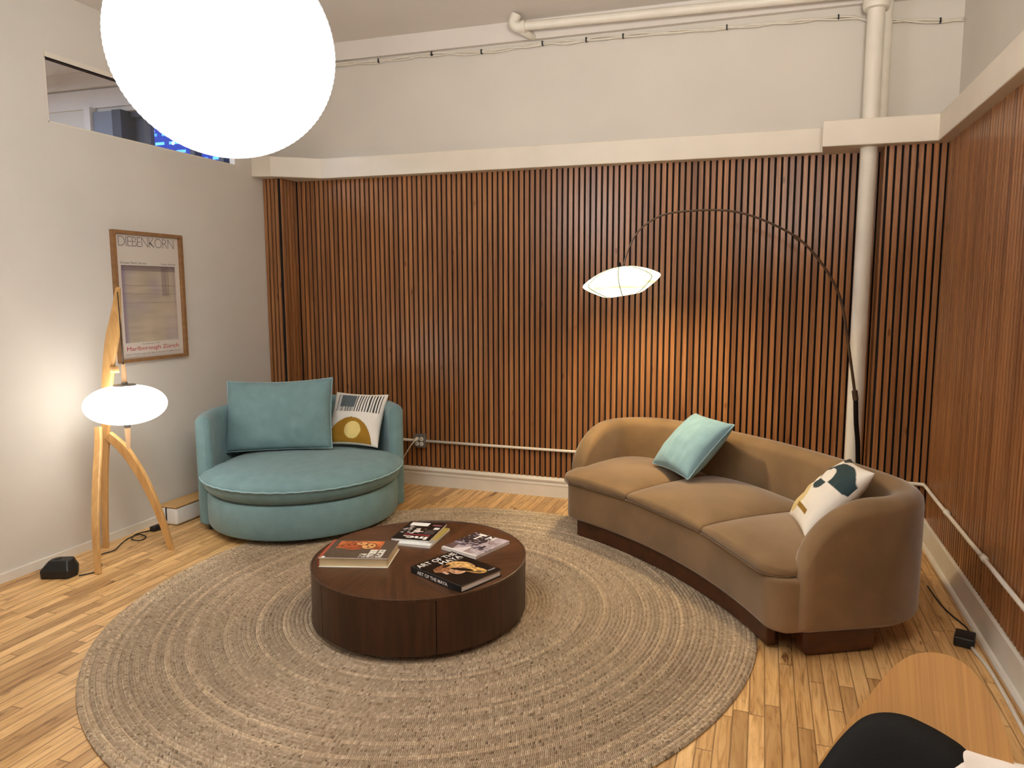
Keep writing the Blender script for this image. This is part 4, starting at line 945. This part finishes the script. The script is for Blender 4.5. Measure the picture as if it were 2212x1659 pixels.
mesh('cord', *tube(smoothpath([(-3.56, 2.82, 0), (-3.52, 2.90, 0), (-3.58, 2.98, 0), (-3.66, 3.02, 0), (-3.72, 3.10, 0), (-3.70, 3.17, .004), (-3.76, 3.27, 0), (-3.80, 3.36, 0), (-3.80, 3.44, 0), (-3.72, 3.42, 0), (-3.70, 3.36, 0), (-3.75, 3.34, .008), (-3.80, 3.42, .008), (-3.79, 3.52, 0), (-3.74, 3.56, 0), (-3.77, 3.62, .02), (-3.775, 3.642, .05)]), .0035, 8), M['black'], fc, True)
V, Fc = rbox(.022, .035, .016, .008, 2, (1, 1, 1)); mesh('plug', [(x-3.765, y+3.545, z+.014) for x, y, z in V], Fc, M['black'], fc, True)
# ------------------------------------------------------------------ right floor
ad = thing('power_adapter', 'small black power adapter brick on the floor by the right baseboard', 'adapter', (.915, 3.46, 0), math.radians(-18))
V, Fc = rbox(.04, .05, .022, .006, 2, (1, 1, 1)); mesh('body', [(x, y, z+.023) for x, y, z in V], Fc, M['black'], ad, True)
mesh('cord', *tube(smoothpath([(0, .05, .02), (.01, .10, .01), (-.01, .18, .004), (-.09, .30, .004), (-.15, .42, .004), (-.22, .60, .004)]), .004, 8), M['black'], ad, True)
rc = thing('floor_cable', 'white cable lying on the floor along the right baseboard', 'cable', (0, 0, .008))
mesh('cable', *tube(smoothpath([(.93, 3.40, .004), (.952, 3.2, 0), (.945, 2.8, 0), (.93, 2.3, 0), (.90, 1.6, 0), (.90, .6, 0)]), .0075, 10), M['cablew'], rc, True)

# ------------------------------------------------------------------ near chair (bottom right)
def near_chair():
    # backrest plane: through top point, reclined and turned
    n_ = Vector((-.20, -.80, .56)).normalized(); P0 = Vector((.37, 1.56, .81))
    ch = thing('plywood_chair', 'blond plywood lounge chair with black pad at the lower right', 'chair', (.35, 1.35, 0))
    org = Vector((.35, 1.35, 0)); cam = Vector((0, 0, 1.58))
    # frame of plane
    xa = Vector((.93, -.28, 0)); xa = (xa-n_*xa.dot(n_)).normalized(); ya = n_.cross(xa)
    return ch, org, n_, P0, xa, ya
ch, CO, cn, P0, xa, ya = near_chair()
def plane_outline(name, pts2, thick, mat, parent, off=0, dome=0, res=40, curve=.0):
    """closed outline given in plane coords -> solid panel with thickness, slight curvature"""
    n = len(pts2); cx = sum(p[0] for p in pts2)/n; cy = sum(p[1] for p in pts2)/n; V = []; Fc = []; K = 7
    for side in (0, 1):
        for k in range(K+1):
            f = k/K
            for x, y in pts2:
                X_, Y_ = cx+(x-cx)*f, cy+(y-cy)*f; d = off+(thick if side == 0 else 0)*(1 if dome == 0 else (1-f**4)**.5*1.0 if side == 0 else 1)+curve*(X_*X_)
                V.append(tuple(P0+xa*X_+ya*Y_+cn*d-CO))
    S = (K+1)*n
    for side in (0, 1):
        for k in range(K):
            for i in range(n):
                a = side*S+k*n+i; b2 = side*S+k*n+(i+1) % n; f = (a, b2, b2+n, a+n)
                Fc.append(f if side == 1 else f[::-1])
    for i in range(n): a = K*n+i; b2 = K*n+(i+1) % n; Fc.append((a, b2, b2+S, a+S))
    return mesh(name, V, Fc, mat, parent, 'auto')
def ray_to_plane(px, py, off=0):
    f, yaw, pitch, roll = 1529.1, 0.30493, 0.11457, 0.00179
    mw_ = sc.camera.matrix_world; d = mw_.to_3x3() @ Vector(((px-1106-61)/f, -(py-829.5+28)/f, -1)); o_ = mw_.translation
    pl = P0+cn*off; t_ = (pl-o_).dot(cn)/d.dot(cn); P_ = o_+d*t_-P0; return (P_.dot(xa), P_.dot(ya))
bpy.context.view_layer.update()
# outline sampled from the photo silhouette, completed symmetrically below the frame
sil = [(1700, 1760), (1733, 1708), (1765, 1659), (1800, 1608), (1850, 1541), (1895, 1483), (1925, 1448), (1955, 1424), (1990, 1412), (2030, 1413), (2070, 1427), (2105, 1455), (2135, 1500), (2160, 1550), (2178, 1600), (2190, 1660), (2195, 1740), (2180, 1840), (2120, 1930), (2000, 1975), (1860, 1950), (1740, 1860), (1700, 1800)]
o2 = [ray_to_plane(*p) for p in sil]
o2 = [(v.x, v.y) for v in smoothpath([(a, b2, 0) for a, b2 in o2+[o2[0]]], 4)][:-1]
plane_outline('backrest', o2, .011, M['ply'], ch, 0, curve=.25)
sil2 = [(1768, 1659), (1800, 1612), (1835, 1572), (1870, 1546), (1910, 1538), (1955, 1544), (2000, 1563), (2045, 1588), (2085, 1617), (2120, 1665), (2130, 1740), (2080, 1850), (1980, 1900), (1860, 1890), (1760, 1800), (1745, 1710)]
o3 = [ray_to_plane(*p, .02) for p in sil2]; o3 = [(v.x, v.y) for v in smoothpath([(a, b2, 0) for a, b2 in o3+[o3[0]]], 4)][:-1]
plane_outline('seat_pad', o3, .035, M['blackf'], ch, .013, dome=1, curve=.25)
# seat and legs, mostly below the frame
V, Fc = rbox(.22, .20, .012, .011, 3, (6, 6, 1)); mesh('seat', [(x+.02, y-.13, z+.40+.10*((y+.2)/.4)*0) for x, y, z in V], Fc, M['ply'], ch, True)
for sx_, sy_ in ((-.17, -.28), (.19, -.30), (-.15, .02), (.20, .0)):
    mesh('leg', *tube([(sx_*1.15, sy_*1.1, 0), (sx_, sy_, .39)], [.011, .016], 12), M['ply'], ch, True)
mesh('back_support', *tube([(.03, .0, .41), (.03, .05, .50), (.0, .07, .56)], .02, 12), M['ply'], ch, True)
def fn_np(u, v):
    c = np.ones(u.shape+(3,))*hexf('#dcd4cb'); d = ((u-.5)/.48)**2+((v-.30)/.42)**2; return mixc(c, (d < 1).astype(float), hexf('#3b5a72'))
pillow('throw_pillow', 'white pillow with blue shape resting on the plywood chair, lower right edge', (.438, 1.345, .585), (.95, -.25, .05), None, (-.15, -.62, .77), .34, .34, .12, M['fabprt'], fn_np, res=70, seed=17, ears=.05, backmat=M['ivory'])
